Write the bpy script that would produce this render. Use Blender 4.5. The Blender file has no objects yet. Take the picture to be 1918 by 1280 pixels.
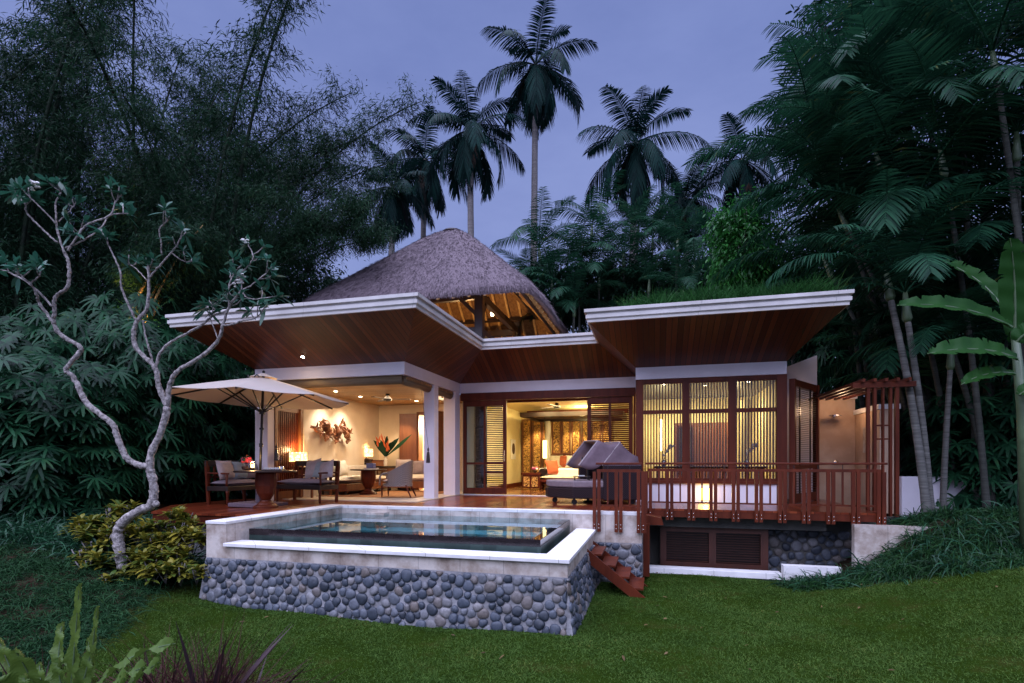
import bpy, math, random
import numpy as np
from mathutils import Vector, Matrix
random.seed(7); rng = np.random.default_rng(7)
R = math.radians
sc = bpy.context.scene
COL = sc.collection

# ------------------------------------------------------------------ camera frame (house axes: X along the front, Y depth, Z up, deck level = 0)
F_PX, TH, HOR, EYE = 995.3, 0.262, 864.3, 0.95
CT, ST = math.cos(TH), math.sin(TH)
def W(px, py, zd):                       # a point seen at photo pixel px,py, zd metres in front of the camera
    xr = (px - 959) / F_PX * zd
    return Vector((xr * CT - zd * ST, xr * ST + zd * CT, EYE - (py - HOR) / F_PX * zd))
def WY(px, py, Y):
    a = (px - 959) / F_PX
    return W(px, py, Y / (a * ST + CT))
def WX(px, py, X):
    a = (px - 959) / F_PX
    return W(px, py, X / (a * CT - ST))
def WZ(px, py, Z):
    return W(px, py, (EYE - Z) * F_PX / (py - HOR))

# ------------------------------------------------------------------ object helpers
ORG = {}
def tag(o, label=None, cat=None, group=None, kind=None):
    if label: o['label'] = label
    if cat: o['category'] = cat
    if group: o['group'] = group
    if kind: o['kind'] = kind
    return o
def root(name, label, cat, loc=(0, 0, 0), group=None):
    o = bpy.data.objects.new(name, None); COL.objects.link(o)
    o.empty_display_size = .2; o.location = loc
    ORG[o.name] = Vector(loc)
    return tag(o, label, cat, group)
def children(o):
    return list(o.children)
def copy_tree(o, parent=None):
    c = o.copy(); COL.objects.link(c)
    if parent: c.parent = parent
    for ch in children(o): copy_tree(ch, c)
    return c
def place(o, loc, rz=0, s=1, rx=0, ry=0):
    o.location = loc; o.rotation_euler = (rx, ry, rz); o.scale = (s, s, s); return o
def link_mesh(me, name, mat, parent=None, origin=None, smooth=False, bevel=0):
    o = bpy.data.objects.new(name, me); COL.objects.link(o)
    if parent is not None:
        o.parent = parent; org = ORG[parent.name]
    else:
        org = Vector(origin) if origin is not None else Vector((0, 0, 0)); o.location = org
    ORG[o.name] = org
    if org.length > 1e-9: me.transform(Matrix.Translation(-org))
    if mat is not None: me.materials.append(mat)
    if smooth: me.polygons.foreach_set('use_smooth', [True] * len(me.polygons))
    if bevel:
        m = o.modifiers.new('bevel', 'BEVEL'); m.width = bevel; m.segments = 2; m.limit_method = 'ANGLE'
    return o
def np_mesh(name, V, Q):
    V = np.asarray(V, np.float32); Q = np.asarray(Q, np.int32)
    me = bpy.data.meshes.new(name); k = Q.shape[1]
    me.vertices.add(len(V)); me.vertices.foreach_set('co', V.ravel())
    me.loops.add(Q.size); me.loops.foreach_set('vertex_index', Q.ravel())
    me.polygons.add(len(Q)); me.polygons.foreach_set('loop_start', np.arange(0, Q.size, k, dtype=np.int32))
    me.update(calc_edges=True); me.validate()
    return me
def basis(d, up=(0, 0, 1)):
    d = Vector(d).normalized(); u = Vector(up)
    if abs(d.dot(u)) > .99: u = Vector((0, 1, 0))
    s = d.cross(u).normalized(); return d, s, s.cross(d).normalized()
class MB:
    def __init__(s): s.v = []; s.f = []
    def add(s, vs, fs):
        n = len(s.v); s.v += [tuple(x) for x in vs]; s.f += [tuple(i + n for i in f) for f in fs]; return s
    def box(s, x0, x1, y0, y1, z0, z1):
        return s.add([(x0,y0,z0),(x1,y0,z0),(x1,y1,z0),(x0,y1,z0),(x0,y0,z1),(x1,y0,z1),(x1,y1,z1),(x0,y1,z1)],
                     [(0,3,2,1),(4,5,6,7),(0,1,5,4),(1,2,6,5),(2,3,7,6),(3,0,4,7)])
    def bar(s, a, b, w, h=None, up=(0, 0, 1), w2=None, h2=None):
        a = Vector(a); b = Vector(b); h = h or w; w2 = w2 or w; h2 = h2 or h
        d, sd, u = basis(b - a, up); vs = []
        for p, ww, hh in ((a, w, h), (b, w2, h2)):
            for i, j in ((-1,-1),(1,-1),(1,1),(-1,1)): vs.append(p + sd * (i * ww / 2) + u * (j * hh / 2))
        return s.add(vs, [(0,1,2,3),(7,6,5,4),(0,4,5,1),(1,5,6,2),(2,6,7,3),(3,7,4,0)])
    def tube(s, pts, rad, n=8, cap=True):
        pts = [Vector(p) for p in pts]
        if not hasattr(rad, '__len__'): rad = [rad] * len(pts)
        vs = []; fs = []; ref = None
        for i, p in enumerate(pts):
            d = (pts[min(i+1, len(pts)-1)] - pts[max(i-1, 0)])
            if d.length < 1e-9: d = Vector((0, 0, 1))
            d.normalize()
            if ref is None: ref = Vector((1, 0, 0)) if abs(d.x) < .9 else Vector((0, 1, 0))
            u = (ref - d * ref.dot(d)).normalized(); w = d.cross(u); ref = u
            for k in range(n):
                a = 2 * math.pi * k / n; vs.append(p + (u * math.cos(a) + w * math.sin(a)) * rad[i])
        for i in range(len(pts) - 1):
            for k in range(n): fs.append((i*n+k, i*n+(k+1)%n, (i+1)*n+(k+1)%n, (i+1)*n+k))
        if cap: fs.append(tuple(range(n-1, -1, -1))); fs.append(tuple(range((len(pts)-1)*n, len(pts)*n)))
        return s.add(vs, fs)
    def lathe(s, prof, c=(0, 0, 0), n=28):
        vs = []; fs = []; m = len(prof)
        for r, z in prof:
            for k in range(n):
                a = 2*math.pi*k/n; vs.append((c[0]+r*math.cos(a), c[1]+r*math.sin(a), c[2]+z))
        for i in range(m-1):
            for k in range(n): fs.append((i*n+k, i*n+(k+1)%n, (i+1)*n+(k+1)%n, (i+1)*n+k))
        if prof[0][0] > 1e-4: fs.append(tuple(range(n-1, -1, -1)))
        if prof[-1][0] > 1e-4: fs.append(tuple(range((m-1)*n, m*n)))
        return s.add(vs, fs)
    def ell(s, c, r, n=10, m=6, M=None, jit=0):
        c = Vector(c); vs = []; fs = []
        for i in range(m+1):
            t = math.pi*i/m
            for k in range(n):
                a = 2*math.pi*k/n; q = 1 + random.uniform(-jit, jit)
                p = Vector((r[0]*math.sin(t)*math.cos(a)*q, r[1]*math.sin(t)*math.sin(a)*q, r[2]*math.cos(t)*q))
                vs.append(c + (M @ p if M else p))
        for i in range(m):
            for k in range(n): fs.append((i*n+k, (i+1)*n+k, (i+1)*n+(k+1)%n, i*n+(k+1)%n))
        return s.add(vs, fs)
    def poly(s, pts):
        return s.add(pts, [tuple(range(len(pts)))])
    def prism(s, poly, z0, z1):
        n = len(poly)
        return s.add([(x, y, z0) for x, y in poly] + [(x, y, z1) for x, y in poly],
                     [tuple(range(n-1, -1, -1)), tuple(range(n, 2*n))] + [(i, (i+1)%n, n+(i+1)%n, n+i) for i in range(n)])
    def slab(s, pts, t):                       # planar polygon thickened upwards by t
        n = len(pts); up = [(p[0], p[1], p[2] + t) for p in pts]
        return s.add(list(pts) + up, [tuple(range(n-1, -1, -1)), tuple(range(n, 2*n))] + [(i, (i+1)%n, n+(i+1)%n, n+i) for i in range(n)])
    def pillow(s, c, w, h, t, M, n=9):
        c = Vector(c); vs = []; fs = []
        def idx(i, j, k): return k*(n+1)*(n+1) + i*(n+1) + j
        for k in (1, -1):
            for i in range(n+1):
                for j in range(n+1):
                    u = 2*i/n-1; v = 2*j/n-1
                    th = t/2 * ((1-abs(u)**3.0) * (1-abs(v)**3.0)) ** .55
                    pin = 1 - .07*(1-u*u) * abs(v)**4; pin2 = 1 - .07*(1-v*v) * abs(u)**4
                    vs.append(c + M @ Vector((u*w/2*pin2, v*h/2*pin, k*th)))
        for k in (0, 1):
            for i in range(n):
                for j in range(n):
                    q = (idx(i,j,k), idx(i+1,j,k), idx(i+1,j+1,k), idx(i,j+1,k)); fs.append(q if k == 0 else q[::-1])
        return s.add(vs, fs)
    def build(s, name, mat, parent=None, origin=None, smooth=False, bevel=0):
        me = bpy.data.meshes.new(name); me.from_pydata(s.v, [], s.f); me.update()
        return link_mesh(me, name, mat, parent, origin, smooth, bevel)
def one(mb, name, mat, label, cat, group=None, smooth=False, bevel=0, origin=None, kind=None):
    if origin is None:
        a = np.array(mb.v); origin = (float(a[:,0].mean()), float(a[:,1].mean()), float(a[:,2].min()))
    return tag(mb.build(name, mat, None, origin, smooth, bevel), label, cat, group, kind)

# vectorised leaf strips -------------------------------------------------------
def nrm(a): return a / np.maximum(np.linalg.norm(a, axis=-1, keepdims=True), 1e-9)
def strips(P, D, U, L, Wd, prof, droop=0.0, fold=0.0):
    """P base, D direction, U face normal hint; prof = widths along the strip; returns verts, quads"""
    P = np.asarray(P, float); D = nrm(np.asarray(D, float)); n = len(P)
    U = np.broadcast_to(np.asarray(U, float), P.shape); S = nrm(np.cross(D, U) + 1e-6)
    L = np.broadcast_to(np.asarray(L, float), (n,))[:, None]; Wd = np.broadcast_to(np.asarray(Wd, float), (n,))[:, None]
    dr = np.broadcast_to(np.asarray(droop, float), (n,))[:, None]
    k = len(prof); V = np.empty((n, k, 2, 3))
    for i, w in enumerate(prof):
        t = i / (k - 1); c = P + D * L * t; c = c.copy(); c[:, 2] -= (dr * L * t * t)[:, 0]
        V[:, i, 0] = c - S * Wd * w * .5; V[:, i, 1] = c + S * Wd * w * .5
    base = (np.arange(n) * k * 2)[:, None]
    Q = np.concatenate([base + np.array([[2*i, 2*i+1, 2*i+3, 2*i+2]]) for i in range(k-1)], 0)
    return V.reshape(-1, 3), Q
class NP:
    def __init__(s): s.V = []; s.Q = []; s.n = 0
    def add(s, V, Q):
        s.V.append(V); s.Q.append(Q + s.n); s.n += len(V); return s
    def mb(s, m):
        if not m.v: return s
        V = np.array(m.v); Q = [f if len(f) == 4 else (f + (f[-1],)) for f in m.f if len(f) in (3, 4)]
        return s.add(V, np.array(Q))
    def build(s, name, mat, parent=None, origin=None, smooth=False):
        me = np_mesh(name, np.concatenate(s.V), np.concatenate(s.Q))
        return link_mesh(me, name, mat, parent, origin, smooth)
def rdir(n, zlo=-1, zhi=1):
    a = rng.uniform(0, 2*math.pi, n); z = rng.uniform(zlo, zhi, n); r = np.sqrt(np.maximum(0, 1-z*z))
    return np.stack([r*np.cos(a), r*np.sin(a), z], 1)

# ------------------------------------------------------------------ materials
def newmat(name):
    m = bpy.data.materials.new(name); m.use_nodes = True; nt = m.node_tree
    return m, nt, nt.nodes, nt.links, nt.nodes['Principled BSDF']
def ramp(nodes, stops):
    r = nodes.new('ShaderNodeValToRGB'); e = r.color_ramp.elements
    while len(e) < len(stops): e.new(.5)
    for x, (p, c) in zip(e, stops): x.position = p; x.color = (*c, 1)
    return r
def coords(nt, space):
    if space == 'world':
        return nt.nodes.new('ShaderNodeNewGeometry').outputs['Position']
    return nt.nodes.new('ShaderNodeTexCoord').outputs['Object']
def noise(nt, vec, scale, detail=4, rough=.6, stretch=None):
    n = nt.nodes.new('ShaderNodeTexNoise'); n.inputs['Scale'].default_value = scale
    n.inputs['Detail'].default_value = detail; n.inputs['Roughness'].default_value = rough
    if stretch:
        mp = nt.nodes.new('ShaderNodeMapping'); mp.inputs['Scale'].default_value = stretch
        nt.links.new(vec, mp.inputs['Vector']); vec = mp.outputs['Vector']
    nt.links.new(vec, n.inputs['Vector']); return n.outputs['Fac']
def bump(nt, h, bsdf, strength=.3, dist=.01):
    b = nt.nodes.new('ShaderNodeBump'); b.inputs['Strength'].default_value = strength; b.inputs['Distance'].default_value = dist
    nt.links.new(h, b.inputs['Height']); nt.links.new(b.outputs['Normal'], bsdf.inputs['Normal'])
def mk(name, c1, c2=None, scale=3, rough=.6, bmp=.15, metal=0, space='object', stretch=None, bscale=None, coat=0):
    m, nt, N, Lk, b = newmat(name); c2 = c2 or tuple(x*.75 for x in c1)
    v = coords(nt, space); f = noise(nt, v, scale, 5, .6, stretch)
    r = ramp(N, [(.32, c2), (.68, c1)]); Lk.new(f, r.inputs['Fac']); Lk.new(r.outputs['Color'], b.inputs['Base Color'])
    b.inputs['Roughness'].default_value = rough; b.inputs['Metallic'].default_value = metal; b.inputs['Coat Weight'].default_value = coat
    if bmp: bump(nt, noise(nt, v, bscale or scale*6, 4, .6, stretch), b, bmp, .01)
    return m
def emit(name, col, strength):
    m, nt, N, Lk, b = newmat(name)
    b.inputs['Base Color'].default_value = (*col, 1); b.inputs['Emission Color'].default_value = (*col, 1)
    b.inputs['Emission Strength'].default_value = strength; return m
def math_n(nt, op, a, b=None):
    n = nt.nodes.new('ShaderNodeMath'); n.operation = op
    for i, x in enumerate((a, b)):
        if x is None: continue
        if isinstance(x, (int, float)): n.inputs[i].default_value = x
        else: nt.links.new(x, n.inputs[i])
    return n.outputs[0]
def planks(name, axis, width, cols, rough=.4, groove=.06, space='world', along=None, coat=0, gdark=.25, len_=None, gb=.5):
    m, nt, N, Lk, b = newmat(name); v = coords(nt, space)
    sp = N.new('ShaderNodeSeparateXYZ'); Lk.new(v, sp.inputs[0])
    u = math_n(nt, 'DIVIDE', sp.outputs[axis], width); fl = math_n(nt, 'FLOOR', u)
    key = fl
    if len_:
        oth = math_n(nt, 'DIVIDE', sp.outputs[along], len_); off = math_n(nt, 'MULTIPLY', fl, .37)
        fo = math_n(nt, 'FLOOR', math_n(nt, 'ADD', oth, off)); key = math_n(nt, 'ADD', math_n(nt, 'MULTIPLY', fl, 17.3), fo)
    wn = N.new('ShaderNodeTexWhiteNoise'); wn.noise_dimensions = '1D'; Lk.new(key, wn.inputs['W'])
    st = [1, 1, 1]; st[along if along is not None else 2] = .08
    g = noise(nt, v, 26, 5, .65, tuple(st))
    mixf = math_n(nt, 'ADD', math_n(nt, 'MULTIPLY', wn.outputs['Value'], .8), math_n(nt, 'MULTIPLY', math_n(nt, 'SUBTRACT', g, .25), .45))
    r = ramp(N, [(.1, cols[0]), (.5, cols[1]), (.9, cols[2])]); Lk.new(mixf, r.inputs['Fac'])
    fr = math_n(nt, 'FRACT', u); edge = math_n(nt, 'MINIMUM', fr, math_n(nt, 'SUBTRACT', 1, fr))
    gm = math_n(nt, 'LESS_THAN', edge, groove)
    if len_:
        fr2 = math_n(nt, 'FRACT', math_n(nt, 'ADD', oth, off)); e2 = math_n(nt, 'MINIMUM', fr2, math_n(nt, 'SUBTRACT', 1, fr2))
        gm = math_n(nt, 'MAXIMUM', gm, math_n(nt, 'LESS_THAN', e2, groove * width / len_))
    mx = N.new('ShaderNodeMix'); mx.data_type = 'RGBA'; Lk.new(gm, mx.inputs[0]); Lk.new(r.outputs['Color'], mx.inputs[6])
    mx.inputs[7].default_value = (*[c*gdark for c in cols[0]], 1)
    Lk.new(mx.outputs[2], b.inputs['Base Color'])
    rr = math_n(nt, 'ADD', math_n(nt, 'MULTIPLY', g, .25), rough - .12); Lk.new(rr, b.inputs['Roughness'])
    hgt = math_n(nt, 'SUBTRACT', math_n(nt, 'MULTIPLY', g, .15), gm); bump(nt, hgt, b, gb, .006)
    b.inputs['Coat Weight'].default_value = coat; b.inputs['Specular IOR Level'].default_value = .22
    return m
def leafmat(name, c1, c2, rough=.42, trans=.25, c3=None, spec=.28):
    m, nt, N, Lk, b = newmat(name)
    g = N.new('ShaderNodeNewGeometry'); f = noise(nt, coords(nt, 'world'), 1.3, 3)
    mixf = math_n(nt, 'ADD', math_n(nt, 'MULTIPLY', g.outputs['Random Per Island'], .75), math_n(nt, 'MULTIPLY', math_n(nt, 'SUBTRACT', f, .5), .8))
    st = [(.05, c2), (.75, c1)] + ([(.97, c3)] if c3 else [])
    r = ramp(N, st); Lk.new(mixf, r.inputs['Fac']); Lk.new(r.outputs['Color'], b.inputs['Base Color'])
    b.inputs['Roughness'].default_value = rough; b.inputs['Specular IOR Level'].default_value = spec
    t = N.new('ShaderNodeBsdfTranslucent'); Lk.new(r.outputs['Color'], t.inputs['Color'])
    ms = N.new('ShaderNodeMixShader'); ms.inputs[0].default_value = trans
    Lk.new(b.outputs[0], ms.inputs[1]); Lk.new(t.outputs[0], ms.inputs[2]); Lk.new(ms.outputs[0], N['Material Output'].inputs['Surface'])
    return m
M = {}
red = ((.028,.008,.005),(.06,.017,.009),(.10,.03,.015))
M['soffit_x'] = planks('soffit boards along depth', 0, .115, ((.058,.015,.006),(.088,.023,.009),(.135,.038,.014)), .38, .055, along=1, gdark=.2)
M['soffit_y'] = planks('soffit boards along width', 1, .115, ((.058,.015,.006),(.088,.023,.009),(.135,.038,.014)), .38, .055, along=0, gdark=.2)
M['deck'] = planks('deck boards', 0, .145, ((.10,.017,.007),(.165,.030,.011),(.23,.05,.018)), .30, .03, along=1, coat=.25, gdark=.15, gb=.3)
M['floorwood'] = planks('bedroom floor boards', 0, .16, ((.12,.045,.018),(.19,.075,.03),(.26,.11,.045)), .25, .02, along=1, coat=.4, gb=.2)
M['ceilwood'] = planks('ceiling boards', 1, .13, ((.22,.12,.05),(.30,.17,.075),(.38,.22,.10)), .5, .03, along=0)
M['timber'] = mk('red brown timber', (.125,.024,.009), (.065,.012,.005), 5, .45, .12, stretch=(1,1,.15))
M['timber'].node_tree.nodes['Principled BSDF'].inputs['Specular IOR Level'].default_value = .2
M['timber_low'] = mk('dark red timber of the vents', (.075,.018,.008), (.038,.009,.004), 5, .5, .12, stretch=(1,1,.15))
M['timber_dark'] = mk('dark stained timber', (.028,.014,.010), (.014,.007,.006), 5, .4, .12, stretch=(1,1,.2), coat=.15)
M['timber_warm'] = mk('warm timber door', (.24,.085,.03), (.14,.045,.016), 5, .4, .12, stretch=(1,1,.12))
M['plaster'] = mk('white plaster', (.80,.745,.80), (.74,.685,.74), 2.5, .75, .08, space='world')
M['cream'] = mk('cream plaster', (.72,.60,.44), (.62,.50,.35), 1.6, .8, .12, space='world')
M['yellow'] = mk('pale yellow plaster', (.78,.68,.40), (.70,.60,.33), 1.6, .8, .08, space='world')
M['peach'] = mk('peach sandstone', (.62,.44,.31), (.40,.25,.16), 1.1, .8, .2, space='world')
M['fascia'] = mk('weathered white paint', (.60,.565,.54), (.44,.41,.39), 1.7, .6, .1, space='world', stretch=(1,1,1.6))
M['coping'] = mk('pale stone coping', (.77,.745,.74), (.60,.575,.56), 2.2, .65, .2, space='world')
def sandstone():
    m, nt, N, Lk, b = newmat('weathered sandstone band'); v = coords(nt,'world')
    f = noise(nt, v, 2.6, 7, .68); r = ramp(N, [(.30,(.20,.145,.11)),(.44,(.38,.31,.26)),(.58,(.54,.48,.43)),(.78,(.60,.50,.41))]); Lk.new(f, r.inputs['Fac'])
    f2 = noise(nt, v, 1.3, 6, .65, (1.0,1.0,.8)); r2 = ramp(N, [(.32,(.70,.66,.63)),(.55,(1,1,1))]); Lk.new(f2, r2.inputs['Fac'])
    sp = N.new('ShaderNodeSeparateXYZ'); Lk.new(v, sp.inputs[0]); u = math_n(nt,'FRACT', math_n(nt,'DIVIDE', math_n(nt,'ADD', sp.outputs[0], math_n(nt,'MULTIPLY', sp.outputs[1], .83)), .62))
    j = math_n(nt,'GREATER_THAN', u, .018); mj = math_n(nt,'ADD', math_n(nt,'MULTIPLY', j, .35), .65)
    mx = N.new('ShaderNodeMix'); mx.data_type='RGBA'; mx.blend_type='MULTIPLY'; mx.inputs[0].default_value = .75; Lk.new(r.outputs['Color'], mx.inputs[6]); Lk.new(r2.outputs['Color'], mx.inputs[7])
    m2 = N.new('ShaderNodeVectorMath'); m2.operation='SCALE'; Lk.new(mx.outputs[2], m2.inputs[0]); Lk.new(mj, m2.inputs[3]); Lk.new(m2.outputs[0], b.inputs['Base Color'])
    b.inputs['Roughness'].default_value = .8; bump(nt, noise(nt, v, 24, 5), b, .3, .01); return m
M['render'] = sandstone()
M['stonefloor'] = mk('cream stone floor', (.68,.58,.45), (.60,.50,.38), 3, .4, .05, space='world')
M['mortar'] = mk('pale mortar', (.30,.295,.31), (.14,.135,.14), 7, .9, .5, space='world')
M['thatch_in'] = mk('thatch underside reeds', (.30,.15,.05), (.14,.06,.018), 9, .85, .5, stretch=(1,1,.2))
M['black'] = mk('black metal', (.012,.011,.012), (.007,.007,.007), 6, .4, .05)
M['chrome'] = mk('bright metal', (.7,.68,.66), (.6,.58,.56), 6, .25, 0, metal=1)
def canvas():
    m, nt, N, Lk, b = newmat('cream canvas'); b.inputs['Base Color'].default_value = (.64,.58,.52,1); b.inputs['Roughness'].default_value = .9
    bump(nt, noise(nt, coords(nt,'object'), 220, 3), b, .1, .01)
    t = N.new('ShaderNodeBsdfTranslucent'); t.inputs['Color'].default_value = (.60,.40,.26,1); ms = N.new('ShaderNodeMixShader'); ms.inputs[0].default_value = .42
    Lk.new(b.outputs[0], ms.inputs[1]); Lk.new(t.outputs[0], ms.inputs[2]); Lk.new(ms.outputs[0], N['Material Output'].inputs['Surface']); return m
M['canvas'] = canvas()
M['cushion'] = mk('mauve grey cushion fabric', (.22,.165,.18), (.17,.13,.14), 12, .9, .2, bscale=160)
M['cushion_light'] = mk('pale grey cushion fabric', (.36,.30,.30), (.29,.24,.245), 12, .9, .2, bscale=160)
M['cushion_teal'] = mk('blue grey cushion fabric', (.26,.30,.32), (.20,.24,.27), 12, .9, .2, bscale=160)
M['cushion_cream'] = mk('cream sofa fabric', (.60,.54,.44), (.52,.46,.37), 9, .9, .2, bscale=160)
M['white_linen'] = mk('white linen', (.82,.80,.77), (.76,.74,.71), 6, .85, .15, bscale=60)
M['orange_fabric'] = mk('terracotta fabric', (.45,.10,.04), (.33,.07,.03), 14, .85, .2, bscale=140)
M['hood_fabric'] = mk('mauve hood fabric', (.145,.095,.115), (.105,.068,.082), 6, .8, .2, bscale=120)
M['glassy'] = mk('dark window glass', (.02,.02,.025), (.015,.015,.02), 2, .05, 0)
M['leaf_glow'] = emit('glowing lamp shade', (1.0,.70,.30), 2.6)
M['bulb'] = emit('downlight bulb', (1.0,.80,.52), 26.0)
M['flame'] = emit('candle flame', (1.0,.62,.22), 9.0)
# wicker: woven bands
def wicker(name, c1, c2):
    m, nt, N, Lk, b = newmat(name); v = coords(nt, 'object')
    ck = N.new('ShaderNodeTexChecker'); ck.inputs['Scale'].default_value = 42
    Lk.new(v, ck.inputs['Vector']); ck.inputs[1].default_value = (*c1, 1); ck.inputs[2].default_value = (*c2, 1)
    Lk.new(ck.outputs['Color'], b.inputs['Base Color']); b.inputs['Roughness'].default_value = .6
    bump(nt, ck.outputs['Fac'], b, .6, .006); return m
M['wicker_dark'] = wicker('dark wicker', (.030,.018,.020), (.014,.008,.010))
M['wicker_dark'].node_tree.nodes['Principled BSDF'].inputs['Specular IOR Level'].default_value = .15
M['wicker'] = wicker('grey brown wicker', (.30,.24,.21), (.17,.135,.12))
def reed(name):
    m, nt, N, Lk, b = newmat(name); v = coords(nt, 'world')
    f = noise(nt, v, 9, 4, .6, (.15,.15,22)); r = ramp(N, [(.35,(.10,.065,.035)),(.65,(.24,.16,.085))]); Lk.new(f, r.inputs['Fac'])
    Lk.new(r.outputs['Color'], b.inputs['Base Color']); b.inputs['Roughness'].default_value = .7; bump(nt, f, b, .5, .01); return m
M['reed'] = reed('rolled reed blind')
def carved(name):
    m, nt, N, Lk, b = newmat(name); v = coords(nt, 'world')
    vo = N.new('ShaderNodeTexVoronoi'); vo.feature = 'DISTANCE_TO_EDGE'; vo.inputs['Scale'].default_value = 11
    nz = N.new('ShaderNodeTexNoise'); nz.inputs['Scale'].default_value = 6; Lk.new(v, nz.inputs['Vector'])
    ad = N.new('ShaderNodeMix'); ad.data_type = 'RGBA'; ad.inputs[0].default_value = .35; Lk.new(v, ad.inputs[6]); Lk.new(nz.outputs['Color'], ad.inputs[7])
    Lk.new(ad.outputs[2], vo.inputs['Vector'])
    r = ramp(N, [(.03,(.05,.02,.008)),(.10,(.62,.36,.10)),(.4,(.75,.48,.16))]); Lk.new(vo.outputs['Distance'], r.inputs['Fac'])
    Lk.new(r.outputs['Color'], b.inputs['Base Color']); b.inputs['Roughness'].default_value = .45; b.inputs['Metallic'].default_value = .25
    bump(nt, vo.outputs['Distance'], b, 1, .03); return m
M['carved'] = carved('gilded carving')
def stones(name):
    m, nt, N, Lk, b = newmat(name); g = N.new('ShaderNodeNewGeometry')
    r = ramp(N, [(0,(.026,.032,.043)),(.35,(.050,.062,.084)),(.62,(.085,.097,.12)),(.80,(.15,.15,.16)),(.93,(.13,.105,.09)),(1,(.24,.24,.25))]); Lk.new(g.outputs['Random Per Island'], r.inputs['Fac'])
    f = noise(nt, coords(nt,'world'), 22, 5); mx = N.new('ShaderNodeMix'); mx.data_type = 'RGBA'; mx.blend_type = 'MULTIPLY'
    r2 = ramp(N, [(.3,(.6,.6,.62)),(.7,(1.2,1.2,1.22))]); Lk.new(f, r2.inputs['Fac']); mx.inputs[0].default_value = .8
    Lk.new(r.outputs['Color'], mx.inputs[6]); Lk.new(r2.outputs['Color'], mx.inputs[7]); Lk.new(mx.outputs[2], b.inputs['Base Color'])
    b.inputs['Roughness'].default_value = .5; bump(nt, f, b, .25, .01); return m
M['pebble'] = stones('river pebbles')
def thatch(name):
    m, nt, N, Lk, b = newmat(name); g = N.new('ShaderNodeNewGeometry'); v = coords(nt, 'world')
    f = noise(nt, v, 16, 6, .7); mixf = math_n(nt, 'ADD', math_n(nt,'MULTIPLY', g.outputs['Random Per Island'], .55), math_n(nt,'MULTIPLY', f, .5))
    r = ramp(N, [(.15,(.050,.037,.045)),(.5,(.135,.098,.115)),(.85,(.27,.205,.235))]); Lk.new(mixf, r.inputs['Fac'])
    Lk.new(r.outputs['Color'], b.inputs['Base Color']); b.inputs['Roughness'].default_value = .85
    bump(nt, noise(nt, v, 34, 5, .7), b, .9, .05); return m
M['thatch'] = thatch('thatch')
def tiles(name, cols, size, grout, rough):
    m, nt, N, Lk, b = newmat(name); v = coords(nt, 'world')
    vm = N.new('ShaderNodeVectorMath'); vm.operation = 'DIVIDE'; Lk.new(v, vm.inputs[0]); vm.inputs[1].default_value = (size,)*3
    fl = N.new('ShaderNodeVectorMath'); fl.operation = 'FLOOR'; Lk.new(vm.outputs[0], fl.inputs[0])
    wn = N.new('ShaderNodeTexWhiteNoise'); wn.noise_dimensions = '3D'; Lk.new(fl.outputs[0], wn.inputs['Vector'])
    r = ramp(N, [(.1, cols[0]), (.5, cols[1]), (.9, cols[2])]); f = noise(nt, v, 20, 4)
    Lk.new(math_n(nt,'ADD', math_n(nt,'MULTIPLY', wn.outputs['Value'], .7), math_n(nt,'MULTIPLY', f, .3)), r.inputs['Fac'])
    Lk.new(r.outputs['Color'], b.inputs['Base Color']); b.inputs['Roughness'].default_value = rough; bump(nt, f, b, .2, .008); return m
M['pooltile'] = tiles('green pool stone', ((.012,.022,.020),(.03,.055,.048),(.05,.08,.07)), .20, None, .35)
M['poolfloor'] = tiles('pool floor tile', ((.03,.20,.24),(.045,.27,.31),(.07,.33,.37)), .2, None, .4)
M['weirdark'] = mk('wet black stone', (.022,.016,.018), (.012,.009,.011), 8, .12, .05, space='world')
def water():
    m, nt, N, Lk, b = newmat('pool water')
    gl = N.new('ShaderNodeBsdfGlossy'); gl.inputs['Roughness'].default_value = .015; gl.inputs['Color'].default_value = (.95,.97,1,1)
    tr = N.new('ShaderNodeBsdfTransparent'); tr.inputs['Color'].default_value = (.52,.86,.92,1)
    fr = N.new('ShaderNodeFresnel'); fr.inputs['IOR'].default_value = 1.33
    ms = N.new('ShaderNodeMixShader'); Lk.new(fr.outputs[0], ms.inputs[0]); Lk.new(tr.outputs[0], ms.inputs[1]); Lk.new(gl.outputs[0], ms.inputs[2])
    Lk.new(ms.outputs[0], N['Material Output'].inputs['Surface'])
    bp = N.new('ShaderNodeBump'); bp.inputs['Strength'].default_value = .018; bp.inputs['Distance'].default_value = .03
    Lk.new(noise(nt, coords(nt,'world'), 2.2, 2), bp.inputs['Height']); Lk.new(bp.outputs[0], gl.inputs['Normal']); Lk.new(bp.outputs[0], fr.inputs['Normal'])
    N.remove(b); return m
M['water'] = water()
def pane():
    m, nt, N, Lk, b = newmat('clear glass')
    gl = N.new('ShaderNodeBsdfGlossy'); gl.inputs['Roughness'].default_value = .02
    tr = N.new('ShaderNodeBsdfTransparent'); tr.inputs['Color'].default_value = (.93,.95,.94,1)
    fr = N.new('ShaderNodeFresnel'); fr.inputs['IOR'].default_value = 1.45
    ms = N.new('ShaderNodeMixShader'); Lk.new(fr.outputs[0], ms.inputs[0]); Lk.new(tr.outputs[0], ms.inputs[1]); Lk.new(gl.outputs[0], ms.inputs[2])
    Lk.new(ms.outputs[0], N['Material Output'].inputs['Surface']); N.remove(b); return m
M['glass'] = pane()
M['lawnsoil'] = mk('lawn turf soil', (.040,.062,.020), (.028,.040,.014), 6, .95, .6, space='world')
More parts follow.
